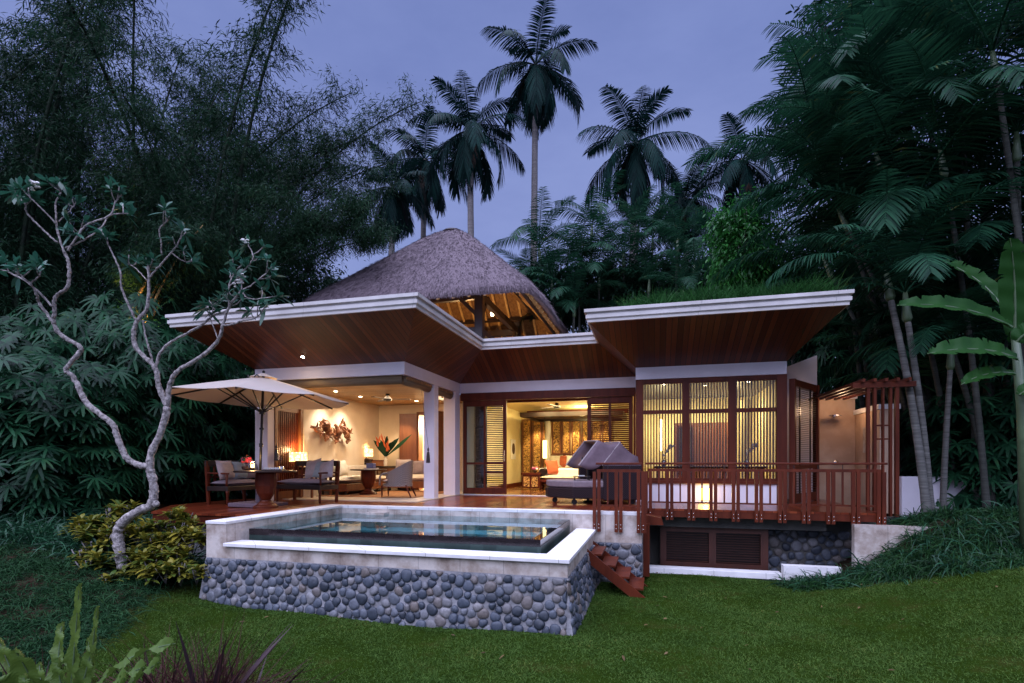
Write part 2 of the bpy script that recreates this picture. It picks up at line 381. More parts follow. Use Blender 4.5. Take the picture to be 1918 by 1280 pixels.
def groundmat():
    m, nt, N, Lk, b = newmat('garden ground'); v = coords(nt,'world')
    sp = N.new('ShaderNodeSeparateXYZ'); Lk.new(v, sp.inputs[0])
    f = noise(nt, v, 2.2, 6); r = ramp(N, [(.3,(.012,.022,.003)),(.55,(.018,.034,.004)),(.8,(.036,.034,.009))]); Lk.new(f, r.inputs['Fac'])
    f2 = noise(nt, v, 5, 6); r2 = ramp(N, [(.3,(.020,.013,.009)),(.7,(.05,.032,.022))]); Lk.new(f2, r2.inputs['Fac'])
    bed = N.new('ShaderNodeAttribute'); bed.attribute_name = 'bed'
    mx = N.new('ShaderNodeMix'); mx.data_type='RGBA'; Lk.new(bed.outputs['Fac'], mx.inputs[0]); Lk.new(r.outputs['Color'], mx.inputs[6]); Lk.new(r2.outputs['Color'], mx.inputs[7])
    Lk.new(mx.outputs[2], b.inputs['Base Color']); b.inputs['Roughness'].default_value = 1; b.inputs['Specular IOR Level'].default_value = 0; bump(nt, noise(nt, v, 30, 5), b, .8, .03); return m
M['ground'] = groundmat()
M['grass'] = leafmat('lawn grass', (.100,.178,.038), (.040,.086,.016), .6, .3, (.24,.20,.05), .05)
M['roofgrass'] = leafmat('roof grass', (.030,.115,.026), (.013,.055,.014), .5, .3, (.08,.12,.03), .1)
M['strap'] = leafmat('strap leaves', (.028,.105,.048), (.010,.040,.020), .4, .2)
M['strap_dark'] = leafmat('dark grass tufts', (.026,.080,.028), (.010,.032,.013), .5, .2, (.055,.09,.02), .06)
M['liriope'] = leafmat('border grass', (.026,.085,.022), (.010,.034,.012), .45, .25, (.07,.13,.03), .2)
M['bamboo_leaf'] = leafmat('bamboo leaf', (.020,.062,.028), (.006,.018,.009), .5, .28, (.075,.10,.028), .08)
M['rhapis'] = leafmat('fan palm leaf', (.018,.078,.032), (.005,.022,.011), .38, .2, (.085,.12,.03), .12)
M['coco'] = leafmat('coconut frond', (.009,.038,.031), (.004,.015,.015), .5, .15, None, .05)
M['coco_dead'] = leafmat('dead coconut frond', (.060,.036,.026), (.024,.015,.012), .7, .15, None, .1)
M['areca'] = leafmat('areca frond', (.020,.080,.038), (.007,.030,.017), .45, .25, (.17,.12,.02), .07)
M['broad'] = leafmat('broad leaf', (.015,.058,.028), (.006,.021,.012), .42, .25, (.045,.09,.02), .2)
M['bushleaf'] = leafmat('bright bush leaf', (.035,.19,.03), (.015,.085,.018), .4, .3, (.11,.23,.04))
M['croton'] = leafmat('yellow green croton leaf', (.25,.21,.025), (.055,.10,.016), .4, .25, (.48,.38,.04))
M['frangi_leaf'] = leafmat('frangipani leaf', (.034,.135,.085), (.018,.075,.038), .3, .3, (.07,.17,.06), .5)
M['petal'] = mk('white petals', (.78,.76,.72), (.7,.68,.64), 8, .6, 0)
M['banana'] = leafmat('banana leaf', (.026,.092,.018), (.013,.048,.012), .42, .3, None, .1)
M['fern'] = leafmat('nest fern leaf', (.12,.19,.034), (.05,.10,.02), .4, .35)
M['purple_grass'] = leafmat('purple grass', (.085,.036,.030), (.035,.014,.013), .55, .2, (.13,.075,.05), .1)
M['purple_leaf'] = leafmat('purple strap leaf', (.055,.028,.034), (.025,.013,.017), .4, .2)
def barkmat(name, c1, c2, sc_, st, b_=.8, rough=.85):
    return mk(name, c1, c2, sc_, rough, b_, stretch=st, bscale=sc_*2)
M['bark_pale'] = barkmat('pale frangipani bark', (.46,.41,.39), (.055,.045,.042), 20, (1,1,1.1), 1.4)
M['bark_palm'] = barkmat('ringed palm trunk', (.22,.195,.19), (.10,.088,.085), 8, (.3,.3,5))
M['bark_areca'] = barkmat('ringed areca stem', (.06,.062,.05), (.016,.018,.014), 7, (.2,.2,4))
M['culm'] = mk('dark green bamboo stem', (.012,.026,.012), (.005,.008,.005), 4, .7, .1)
M['culm'].node_tree.nodes['Principled BSDF'].inputs['Specular IOR Level'].default_value = .12
M['culm_gold'] = mk('golden bamboo stem', (.40,.23,.05), (.22,.12,.025), 4, .4, .1)
M['shaft'] = mk('green crown shaft', (.10,.15,.075), (.06,.09,.045), 4, .4, .05)
M['rafter'] = mk('pale bamboo rafter', (.62,.38,.14), (.45,.25,.08), 9, .6, .2)
M['dark_render'] = mk('dark stone basement render', (.10,.095,.085), (.05,.048,.045), 3, .9, .4, space='world')  # dark mottled tone shared by the basement wall and beam
M['bark_areca_pale'] = barkmat('pale ringed palm stem', (.16,.155,.14), (.035,.034,.03), 7, (.2,.2,4))

def joints(m, pitch, w_=.006, dark=.45, both=True):
    """fine real joint lines between the lengths a moulding or coping is laid in"""
    nt = m.node_tree; N = nt.nodes; Lk = nt.links; b = N['Principled BSDF']; src = b.inputs['Base Color'].links[0].from_socket
    sp = N.new('ShaderNodeSeparateXYZ'); Lk.new(coords(nt, 'world'), sp.inputs[0])
    u = math_n(nt, 'FRACT', math_n(nt, 'DIVIDE', math_n(nt, 'ADD', sp.outputs[0], sp.outputs[1]), pitch))
    g = math_n(nt, 'ADD', math_n(nt, 'MULTIPLY', math_n(nt, 'GREATER_THAN', u, w_/pitch), 1-dark), dark)
    sc_ = N.new('ShaderNodeVectorMath'); sc_.operation = 'SCALE'; Lk.new(src, sc_.inputs[0]); Lk.new(g, sc_.inputs[3]); Lk.new(sc_.outputs[0], b.inputs['Base Color'])
joints(M['fascia'], 2.35); joints(M['coping'], .93, .008)
# ------------------------------------------------------------------ camera
cam = bpy.data.cameras.new('camera'); co = bpy.data.objects.new('camera', cam); COL.objects.link(co)
co.location = (0, 0, EYE); co.rotation_euler = (R(90), 0, TH)
cam.sensor_width = 36; cam.lens = F_PX / 1918 * 36; cam.shift_y = (HOR - 640) / 1918
cam.clip_end = 600; cam.clip_start = .05; sc.camera = co
sc.view_settings.view_transform = 'Standard'; sc.view_settings.look = 'None'; sc.view_settings.exposure = 0.6; sc.view_settings.gamma = 1
sc.cycles.use_denoising = True; sc.cycles.max_bounces = 8; sc.cycles.transparent_max_bounces = 12
sc.cycles.sample_clamp_indirect = 4; sc.cycles.caustics_reflective = False; sc.cycles.caustics_refractive = False
# ------------------------------------------------------------------ dusk sky: low sun behind the viewer, thin overcast in front of the blue
SUN_EL, SUN_AZ = R(3.0), R(215)
w = bpy.data.worlds.new('World'); sc.world = w; w.use_nodes = True
nt = w.node_tree; N = nt.nodes; Lk = nt.links; bg = N['Background']
sky = N.new('ShaderNodeTexSky'); sky.sky_type = 'NISHITA'; sky.sun_disc = False
sky.sun_elevation = SUN_EL; sky.sun_rotation = SUN_AZ; sky.air_density = 1.2; sky.dust_density = .6; sky.ozone_density = 4
tc = N.new('ShaderNodeTexCoord'); sp = N.new('ShaderNodeSeparateXYZ'); Lk.new(tc.outputs['Generated'], sp.inputs[0])
gr = ramp(N, [(0,(4.2,4.9,8.6)), (.14,(4.0,4.7,8.4)), (.34,(2.9,3.6,7.2)), (.6,(2.1,2.75,6.1)), (1,(1.6,2.1,5.0))]); Lk.new(sp.outputs[2], gr.inputs['Fac'])
nz = noise(nt, tc.outputs['Generated'], 2.2, 6, .58, (1,1,2.6)); cl = ramp(N, [(.34,(.90,.91,.94)),(.68,(1.20,1.17,1.11))]); Lk.new(nz, cl.inputs['Fac'])
ml = N.new('ShaderNodeMix'); ml.data_type='RGBA'; ml.blend_type='MULTIPLY'; ml.inputs[0].default_value = 1; Lk.new(gr.outputs['Color'], ml.inputs[6]); Lk.new(cl.outputs['Color'], ml.inputs[7])
mx = N.new('ShaderNodeMix'); mx.data_type='RGBA'; mx.inputs[0].default_value = .88; Lk.new(sky.outputs[0], mx.inputs[6]); Lk.new(ml.outputs[2], mx.inputs[7])
Lk.new(mx.outputs[2], bg.inputs['Color']); bg.inputs['Strength'].default_value = .066
sun = bpy.data.lights.new('sun','SUN'); so = bpy.data.objects.new('sun', sun); COL.objects.link(so)
sun.energy = 5.0; sun.angle = R(95); sun.color = (.69,.72,1.0)
so.rotation_euler = (R(24), 0, R(-14))
# ------------------------------------------------------------------ ground
def ss(a, b, x):
    t = np.clip((x - a) / (b - a), 0, 1); return t * t * (3 - 2 * t)
def gz(x, y):
    x = np.asarray(x, float); y = np.asarray(y, float)
    z = -1.3 + .9*ss(1.8, 6.5, x)*ss(13, 9, y) + 1.05*ss(-5.4, -12, x)*ss(16, 9, y)
    z = z + ss(9.6, 11.2, y)*ss(3.1, 5.0, x)*(.95) + ss(7.6, 10.6, y)*ss(-7.2, -9.6, x)*.35
    z = z + .03*np.sin(x*1.7+y*.6)*np.sin(y*1.3-.5) + .8*ss(15, 26, y) + ss(26, 70, y)*2.5
    return np.where(y > 14, np.minimum(z, np.maximum(-.35, z*ss(17,25,y))), z)
def bedmask(x, y):
    right = np.where(x > 2.3, ss(-.15, .15, y - (10.25 - .19*(x-2.47)) + .12*np.sin(x*2.1)), 0)
    left = ss(-6.8, -7.4, x + .35*np.sin(y*1.1) + .28*(y-6.0)*(y < 6.6) )
    return np.maximum(np.maximum(left, right), ss(10.9, 11.2, y))
n = 200
gx = np.concatenate([np.linspace(-70,-16,20), np.linspace(-15,14,150), np.linspace(16,70,20)])
gy = np.concatenate([np.linspace(-12,1,10), np.linspace(1.3,17,90), np.linspace(18,60,22), np.linspace(75,260,8)])
XX, YY = np.meshgrid(gx, gy); ZZ = gz(XX, YY)
V = np.stack([XX, YY, ZZ], -1).reshape(-1, 3); nx = len(gx); ny = len(gy)
ii = (np.arange(ny-1)[:,None]*nx + np.arange(nx-1)[None,:]).ravel()
me = np_mesh('lawn_ground', V, np.stack([ii, ii+1, ii+nx+1, ii+nx], 1))
at = me.attributes.new('bed', 'FLOAT', 'POINT'); at.data.foreach_set('value', bedmask(XX, YY).ravel().astype(np.float32))
tag(link_mesh(me, 'ground', M['ground'], smooth=True), kind='structure')
def in_house(x, y):
    return ((x > -7.0) & (x < -1.0) & (y > 6.75)) | ((x > -1.2) & (y > 9.98) & (x < -.15)) | (y > 10.95)
def frustum(nn, z0, z1, a0=-1.02, a1=1.02):
    zd = rng.uniform(z0, z1, nn); a = rng.uniform(a0, a1, nn)
    xr = a * zd; return xr*CT - zd*ST, xr*ST + zd*CT, zd
# short lawn blades
x, y, zd = frustum(460000, 4.3, 11.6, -.95, 1.5)
k = (bedmask(x, y) < rng.uniform(.2,.9,len(x))) & ~in_house(x, y); x, y, zd = x[k], y[k], zd[k]
D = rdir(len(x), .25, 1); z = gz(x, y) - .004
patch = .35 + 1.2*(np.sin(x*3.1+1.2*np.sin(y*2.3))*np.sin(y*2.7+x) * .5 + .5)
kp = rng.uniform(0,1,len(x)) < .45 + .6*patch; x, y, z, D, patch = x[kp], y[kp], z[kp], D[kp], patch[kp]
V, Q = strips(np.stack([x,y,z],1), D, rdir(len(x)), rng.uniform(.026,.058,len(x))*patch**.5, rng.uniform(.0045,.0085,len(x)), (1,.75,.1), rng.uniform(0,.5,len(x)))
tag(NP().add(V, Q).build('lawn_grass', M['grass']), 'short mown green lawn grass in front of the pool and stairs', 'grass', kind='stuff')
# longer tufts left by the mower along the walls, small weeds, fallen leaves
e=[];
for (a,b,n_) in (((-6.9,6.62),(-.95,6.62),900),((-.90,6.7),(-.90,9.95),420),((-.2,10.93),(2.3,10.93),260)):
    t=rng.uniform(0,1,n_); e.append(np.stack([a[0]+(b[0]-a[0])*t+rng.normal(0,.05,n_), a[1]+(b[1]-a[1])*t+rng.normal(0,.045,n_)],1))
wx,wy,wz_=frustum(260,5,10.5,-.5,1.0); kk=(bedmask(wx,wy)<.3)&~in_house(wx,wy); wx,wy=wx[kk],wy[kk]
for i in range(len(wx)): e.append(np.stack([wx[i]+rng.normal(0,.03,9),wy[i]+rng.normal(0,.03,9)],1))
e=np.concatenate(e); z=gz(e[:,0],e[:,1])-.01; n_=len(e)
V,Q=strips(np.repeat(np.stack([e[:,0],e[:,1],z],1),3,0),rdir(n_*3,.4,1),rdir(n_*3),rng.uniform(.05,.13,n_*3),.008,(1,.8,.5,.1),.6)
tag(NP().add(V,Q).build('edge_grass',M['grass']),'longer grass tufts along the foot of the pool wall and scattered in the lawn','grass',kind='stuff')
wx,wy,wz_=frustum(80,4.9,10.5,-.6,1.0); kk=(bedmask(wx,wy)<.4)&~in_house(wx,wy); wx,wy=wx[kk],wy[kk]; n_=len(wx)
V,Q=strips(np.stack([wx,wy,gz(wx,wy)+.035],1),rdir(n_,-.15,.25),np.array([0,0,1.])+rdir(n_)*.4,rng.uniform(.05,.10,n_),rng.uniform(.018,.035,n_),(.2,1,.8,.1),.2)
tag(NP().add(V,Q).build('fallen_leaves',leafmat('fallen leaf',(.16,.10,.04),(.06,.035,.015),.6,.2)),'small dry leaves scattered over the lawn','leaves',kind='stuff')
# ------------------------------------------------------------------ lamps that the place has
def lamp(kind, loc, power, col=(1,.72,.40), size=.05, tgt=None, spot=100, blend=.6):
    l = bpy.data.lights.new('lamp', kind); o = bpy.data.objects.new('lamp_light', l); COL.objects.link(o); o.location = loc
    l.energy = power; l.color = col
    if kind in ('POINT','SPOT'): l.shadow_soft_size = size
    if kind == 'SPOT': l.spot_size = R(spot); l.spot_blend = blend
    if kind == 'AREA': l.size = size
    if tgt is not None:
        d = Vector(tgt) - Vector(loc); o.rotation_euler = d.to_track_quat('-Z','Y').to_euler()
    o['kind'] = 'helper'; return o
# ------------------------------------------------------------------ the villa
XL, XP, YP, YM = -9.29, -5.35, 10.75, 14.24      # pavilion left / right face, front face; bedroom front
XW, XR, YR = -.43, 2.82, 12.89                   # bathroom wing
ZT, ZB = 3.16, 2.88                              # white ring beam
villa = root('villa', 'white plaster villa with flared timber soffits, open lounge pavilion and lit bedroom', 'villa', (-2, 13, 0))
def vp(mb, name, mat, parent=villa, **k): return mb.build(name, mat, parent, **k)
vp(MB().box(XL+.02, -5.30, 11.3, 16.0, -.25, .015), 'stone_floor', M['stonefloor'])
vp(MB().box(-4.95, -.5, YM+.02, 19.9, -.25, .012), 'timber_floor', M['floorwood'])
vp(MB().box(-5.2, -.45, YM-.10, YM+.018, -.2, .02), 'threshold', M['coping'])
vp(MB().box(XW+.05, XR, YR+.15, 16.6, -.25, .2), 'bathroom_floor', M['stonefloor'])
# pavilion walls
vp(MB().box(-9.2, -8.9, 12.06, 16.3, -.3, ZB), 'wall', M['cream'])
vp(MB().box(-8.9, -7.5, 16.0, 16.3, 0, ZB).box(-6.42, -5.3, 16.0, 16.3, 0, ZB).box(-7.5, -6.42, 16.0, 16.3, 2.5, ZB), 'wall', M['cream'])
wl = vp(MB().box(-9.2, -8.93, 10.99, 12.06, 2.62, ZB), 'wall', M['plaster'])
ld = vp(MB().box(-9.1, -8.91, 11.0, 11.1, 0, 2.62).box(-9.1, -8.91, 11.96, 12.06, 0, 2.62).box(-9.1, -8.91, 11.1, 11.96, 2.5, 2.62).box(-9.1,-8.95,11.1,11.96,2.2,2.32).box(-9.1,-8.95,11.1,11.96,0,.2), 'louvre_door', M['timber_warm'])
s_ = MB()
for i in range(11): s_.box(-9.06, -8.97, 11.115+i*.077, 11.165+i*.077, .2, 2.2)
vp(s_, 'slats', M['timber'], ld)
vp(MB().box(-9.10, -9.07, 11.1, 11.96, .2, 2.5), 'backing', M['timber_dark'], ld)
# dividing wall between pavilion and bedroom, bedroom walls
vp(MB().box(-5.3, -4.95, YM+.05, 20.1, -.25, ZB), 'wall', M['yellow'])
vp(MB().box(-4.95, .0, 19.85, 20.1, -.25, ZB+.3), 'wall', M['yellow'])
vp(MB().box(-.48, -.44, YM+.3, 19.85, -.25, ZB), 'wall', M['yellow'])
vp(MB().box(-4.95, -4.93, 15, 19.85, .012, .16), 'skirting', M['timber'])
# ceilings
cl1 = vp(MB().box(-8.9, -5.4, 10.98, 16.0, 2.80, 2.86), 'ceiling', M['ceilwood'])
cl2 = vp(MB().box(-4.95, -.48, YM+.2, 19.85, 2.82, 2.86), 'ceiling', M['yellow'])
cl3 = vp(MB().box(XW+.1, XR-.05, YR+.14, 16.5, 2.80, 2.86), 'ceiling', M['timber_dark'])
vp(MB().box(-4.6, -.9, 14.9, 15.02, 2.66, 2.82).box(-4.6,-.9,19.3,19.42,2.66,2.82), 'ceiling_beam', M['timber'], cl2)
# corridor behind the pavilion door
vp(MB().box(-8.2, -5.6, 18.0, 18.1, 0, 2.8).box(-8.2,-8.1,16.3,18,0,2.8).box(-5.7,-5.6,16.3,18,0,2.8).box(-8.2,-5.6,16.3,18.1,2.7,2.8), 'corridor_wall', M['cream'])
vp(MB().box(-8.2, -5.6, 16.0, 18.1, -.1, .012), 'corridor_floor', M['stonefloor'])
vp(MB().box(-7.35,-6.5,17.93,17.98,.012,.95), 'wainscot', M['timber_warm'])
# doors of the pavilion back wall
def panel_door(x, y, ang, wd, h, name='panelled_door'):
    r = MB(); c, s = math.cos(ang), math.sin(ang)
    P = lambda u, v=0: (x + c*u - s*v, y + s*u + c*v)
    def bx(m, u0, u1, v0, v1, z0, z1): m.prism([P(u0,v0),P(u1,v0),P(u1,v1),P(u0,v1)], z0, z1)
    bx(r, 0, .12, 0, .045, .02, h); bx(r, wd-.12, wd, 0, .045, .02, h)
    for z0, z1 in ((.02,.22),(1.0,1.14),(h-.12,h)): bx(r, .12, wd-.12, 0, .045, z0, z1)
    d = vp(r, name, M['timber_warm'])
    p = MB(); bx(p, .12, wd-.12, .012, .033, .22, 1.0); bx(p, .12, wd-.12, .012, .033, 1.14, h-.12)
    vp(p, 'panel', M['timber_warm'], d)
    k = MB(); a = P(wd-.06, -.05); k.bar((*a,1.05), (*P(wd-.2,-.05),1.05), .022); k.bar((*P(wd-.06,-.05),1.05),(*P(wd-.06,.01),1.05),.018); vp(k, 'handle', M['chrome'], d)
panel_door(-7.5, 15.97, R(197), .56, 2.5)
panel_door(-6.42, 15.98, R(-92), .9, 2.5)
vp(MB().box(-7.52,-7.44,15.98,16.3,0,2.56).box(-6.48,-6.40,15.98,16.3,0,2.56).box(-7.44,-6.48,15.98,16.3,2.46,2.56), 'door_frame', M['timber_warm'])
# columns
def col(x0,x1,y0,y1,z0=-.02,z1=ZB): vp(MB().box(x0,x1,y0,y1,z0,z1), 'column', M['plaster'], bevel=.012)
col(-9.29, -8.93, 10.752, 10.99, -.2); col(-5.64, -5.352, 12.4, 12.68); col(-5.70, -5.352, 13.86, YM-.002)
# ring beams (butted)
vp(MB().box(XL, XP, YP, YP+.24, ZB, ZT), 'beam', M['plaster'])
vp(MB().box(XP-.3, XP, YP+.24, YM, ZB, ZT), 'beam', M['plaster'])
vp(MB().box(XP, XW, YM, YM+.25, ZB, ZT), 'beam', M['plaster'])
vp(MB().box(XW, XR, YR, YR+.25, ZB, ZT), 'beam', M['plaster'])
vp(MB().box(XL, XL+.3, YP+.24, 16.3, ZB, ZT), 'beam', M['plaster'])
# fin wall beside the wing and the wing base
vp(MB().add([(2.84,14.9,-.2),(3.95,14.9,-.2),(3.95,14.9,3.62),(2.84,14.9,3.2),(2.84,15.15,-.2),(3.95,15.15,-.2),(3.95,15.15,3.62),(2.84,15.15,3.2)],
   [(0,1,2,3),(7,6,5,4),(1,5,6,2),(0,4,5,1),(3,2,6,7),(0,3,7,4)]), 'fin_wall', M['plaster'])
bw = vp(MB().box(XW, 2.75, YR+.03, YR+.2, -.15, .44), 'base_wall', M['plaster'])
vp(MB().box(XW+.1,2.8,16.5,16.7,-.2,3), 'wall', M['yellow'])
vp(MB().box(XW,XW+.1,YR+.25,16.6,-.2,2.86).box(2.72,2.8,13.3,16.6,-.2,2.86), 'wall', M['yellow'])
vp(MB().box(.98,1.26,YR+.012,YR+.028,.06,.33), 'step_light', emit('step light panel',(1,.72,.22),3.0), bw)
# soffits
ZF, ZS = 4.06, 3.80
def soffit(pts, mat, lab=None):
    o = vp(MB().slab(pts, .05), 'soffit', mat)
    if lab: o['label'] = lab
    return o
e = .09
A0=(-10.03+e,8.98+e,ZS); A1=(-4.2-e,8.98+e,ZS); B=(-4.2-e,12.85+e,ZS); Cc=(-1.30,12.85+e,ZS)
sf = soffit([A0, A1, (XP,YP,ZT), (XL,YP,ZT)], M['soffit_x'])
soffit([A1, B, (XP,YM,ZT), (XP,YP,ZT)], M['soffit_y'])
soffit([(-10.03+e,16.2,ZS), A0, (XL,YP,ZT), (XL,16.2,ZT)], M['soffit_y'])
soffit([B, Cc, (XW-.02,YM,ZT), (XP,YM,ZT)], M['soffit_x'])
D0=(-1.39+e,10.87+e,ZS); D1=(3.49-e,10.87+e,ZS)
sf2 = soffit([D0, D1, (XR,YR,ZT), (XW,YR,ZT)], M['soffit_x'])
soffit([(-1.39+e,15.6,ZS), D0, (XW,YR,ZT), (XW,15.6,ZT)], M['soffit_y'])
soffit([D1, (3.49-e,15.6,ZS), (XR,15.6,ZT), (XR,YR,ZT)], M['soffit_y'])
# roof slabs
vp(MB().box(-9.7,-4.5,9.3,16.2,3.84,4.0), 'roof', M['fascia'])
vp(MB().box(-4.5,-.9,13.2,20.2,3.84,4.0), 'roof', M['fascia'])
vp(MB().box(-1.1,3.2,11.2,16.6,3.84,4.0), 'roof', M['lawnsoil'])
def sweep(poly, norms, prof):
    """poly 2-D polyline, norms outward normal of each segment"""
    m = MB(); k = len(prof); vs = []
    for i, p in enumerate(poly):
        if i == 0: off = Vector(norms[0])
        elif i == len(poly)-1: off = Vector(norms[-1])
        else: off = Vector(norms[i-1]) + Vector(norms[i])
        for o, z in prof: vs.append((p[0]+off.x*o, p[1]+off.y*o, z))
    fs = [(i*k+j, (i+1)*k+j, (i+1)*k+(j+1)%k, i*k+(j+1)%k) for i in range(len(poly)-1) for j in range(k)]
    fs += [tuple(range(k)), tuple(range((len(poly)-1)*k, len(poly)*k))[::-1]]
    return m.add(vs, fs)
prof = [(-.32,4.07),(0,4.06),(0,3.995),(-.055,3.985),(-.055,3.955),(-.028,3.945),(-.028,3.875),(-.06,3.85),(-.06,3.80),(-.32,3.78)]
vp(sweep([(-10.03,16.2),(-10.03,8.98),(-4.2,8.98),(-4.2,12.85),(-1.32,12.85)], [(-1,0),(0,-1),(1,0),(0,-1)], prof), 'fascia', M['fascia'])
vp(sweep([(-1.39,15.6),(-1.39,10.87),(3.49,10.87),(3.49,15.6)], [(-1,0),(0,-1),(1,0)], prof), 'fascia', M['fascia'])
# downlights
def down(p, nrm_=(0,0,-1), parent=villa, r=.045, name='downlight', mat=None):
    d = MB(); n_ = Vector(nrm_).normalized(); p = Vector(p)
    d.tube([p + n_*.004, p + n_*.012], r*1.35, 14); o = vp(d, name, M['chrome'], parent)
    b = MB().tube([p + n_*.0125, p + n_*.015], r, 14); vp(b, 'bulb', mat or M['bulb'], o)
sp_ = WY(567,654,10.35); n1 = Vector((0,-.64,-1.77))
u = (10.75-9.07); t = (sp_.y-9.07)/u; z_ = ZS + (ZT-ZS)*t
down((sp_.x, sp_.y, z_), (0,-.36,-.93), sf, .035, mat=emit('bright soffit bulb',(1,.86,.6),120))
lamp('SPOT', (sp_.x, sp_.y-.05, z_-.06), 45, tgt=(sp_.x, sp_.y-.5, 0), spot=120)
for px, py in ((629,733),(675,743),(780,751),(840,757)):
    q = WZ(px, py, 2.795); down((q.x, q.y, 2.80), parent=cl1)
q = WZ(970,751,2.815); down((q.x,q.y,2.82), parent=cl2)
for px, py in ((1243,720),(1402,715),(1321,722)):
    q = WZ(px, py, 2.795); down((q.x,q.y,2.80), parent=cl3, r=.03)
# rolled reed blinds hung under the beam
def blind(a, b):
    a = Vector(a); b = Vector(b); m = MB(); d = (b-a).normalized(); s = Vector((-d.y,d.x,0))
    m.tube([a, b], .095, 12)
    o = vp(m, 'rolled_blind', M['reed'], smooth=True)
    vp(MB().bar(a+Vector((0,0,.06))-s*.02, b+Vector((0,0,.06))-s*.02, .03, .12), 'blind_flap', M['reed'], o)
blind((-8.9,10.87,2.775),(-5.45,10.87,2.775)); blind((-5.5,10.92,2.775),(-5.5,12.36,2.775)); blind((-5.5,12.72,2.775),(-5.5,13.84,2.775))
# sliding doors of the bedroom
vp(MB().box(XP+.02, XW-.05, YM-.03, YM+.14, 2.66, ZB-.003), 'door_header', M['timber'])
vp(MB().box(-.53, XW-.052, YM-.03, YM+.14, 0, 2.66), 'door_jamb', M['timber'])
def leaf(x0, x1, y, panes, glass_low=.72, louvre=True, slat_x=None, lab=None):
    f = MB(); st = .10; h0, h1 = .03, 2.655; mid = (x0+x1)/2
    f.box(x0, x0+st, y, y+.05, h0, h1).box(x1-st, x1, y, y+.05, h0, h1).box(x0+st, x1-st, y, y+.05, h0, .2).box(x0+st, x1-st, y, y+.05, 2.5, h1)
    f.box(mid-.03, mid+.03, y+.004, y+.046, .2, 2.5)
    if panes: f.box(x0+st, mid-.03, y+.004, y+.046, .86, .92).box(mid+.03, x1-st, y+.004, y+.046, .86, .92).box(mid+.03,x1-st,y+.004,y+.046,.62,.66)
    o = vp(f, 'sliding_door', M['timber'], bevel=.004)
    if lab: o['label'] = lab
    s = MB(); z = .24
    while z < 2.48:
        for q0, q1 in ((x0+st, mid-.03),(mid+.03, x1-st)):
            s.add([(q0,y+.012,z+.018),(q1,y+.012,z+.018),(q1,y+.04,z-.004),(q0,y+.04,z-.004),(q0,y+.012,z+.026),(q1,y+.012,z+.026),(q1,y+.04,z+.004),(q0,y+.04,z+.004)],
                  [(0,3,2,1),(4,5,6,7),(0,1,5,4),(1,2,6,5),(2,3,7,6),(3,0,4,7)])
        z += .052
    return o, s
o, s = leaf(-5.26, -3.98, YM+.0, True, lab='glazed sliding door leaf with louvres behind')
vp(s, 'louvre_slats', M['timber_dark'], o).location.y += .09
vp(MB().box(-5.2,-4.62,YM+.2,YM+.24,.03,2.6), 'added_dark_backing', M['timber_dark'], o)  # dark backing added to make this half of the leaf look darker
vp(MB().box(-5.15,-4.09,YM+.02,YM+.026,.2,2.5), 'pane', M['glass'], o)
vp(MB().tube([(-4.03,YM-.05,.95),(-4.03,YM-.05,1.25)], .012, 8).bar((-4.03,YM-.05,.98),(-4.03,YM+.01,.98),.014).bar((-4.03,YM-.05,1.22),(-4.03,YM+.01,1.22),.014), 'handle', M['chrome'], o)
o, s = leaf(-1.74, -.55, YM+.03, False, lab='louvred sliding door leaf beside the bathroom wing')
vp(s, 'louvre_slats', M['timber'], o)
# bathroom window
vp(MB().box(XW+.002, -.25, YR+.02, YR+.16, .44, ZB-.003), 'window_post', M['timber'])
vp(MB().box(2.62, 2.83, YR+.02, YR+.16, -.02, ZB-.003), 'window_post', M['timber'])
vp(MB().box(-.25, 2.62, YR+.03, YR+.17, 2.80, ZB-.003), 'window_header', M['timber']); vp(MB().box(-.25,2.62,YR-.02,YR+.18,.44,.50), 'window_sill', M['timber'])
bays = [(-.25,.62),(.79,1.62),(1.78,2.62)]
for a, b in ((.62,.79),(1.62,1.78)): vp(MB().box(a, b, YR+.028, YR+.15, .50, 2.80), 'mullion', M['timber'])
for a, b in bays:
    o = vp(MB().box(a, b, YR+.05, YR+.12, 2.06, 2.15).box(a,b,YR+.05,YR+.12,2.76,2.80).box(a,b,YR+.05,YR+.12,.50,.56), 'window', M['timber'])
    vp(MB().box(a,b,YR+.08,YR+.086,.56,2.76), 'pane', M['glass'], o)
    s = MB(); nsl = 13
    for i in range(nsl):
        xx = a + (i+.5)*(b-a)/nsl; s.box(xx-.014, xx+.014, YR+.19, YR+.25, .5, 2.79)
    vp(s, 'slats', M['timber'], o)
# open louvre shutter beside the wing
a = Vector((2.93,12.95,0)); b = Vector((3.80,14.35,0)); d = (b-a).normalized(); L_ = (b-a).length
m_ = MB(); P = lambda u, z: a + d*u + Vector((0,0,z))
m_.bar(P(.06,.0),P(.06,2.78),.12,.09,up=d).bar(P(L_-.06,0),P(L_-.06,2.78),.12,.09,up=d).bar(P(.12,2.70),P(L_-.12,2.70),.07,.15).bar(P(.12,.12),P(L_-.12,.12),.07,.2).bar(P(.12,.82),P(L_-.12,.82),.06,.09)
sh = vp(m_, 'shutter', M['timber'])
s = MB()
for i in range(40): s.bar(P(.12,.90+i*.0435), P(L_-.12,.90+i*.0435), .045, .008)
for i in range(9): s.bar(P(.12,.26+i*.06), P(L_-.12,.26+i*.06), .045, .008)
s.bar(P(L_*.3,.2),P(L_*.3,2.65),.03,.03,up=d).bar(P(L_*.72,.2),P(L_*.72,2.65),.03,.03,up=d)
vp(s, 'louvre_slats', M['timber_dark'], sh)
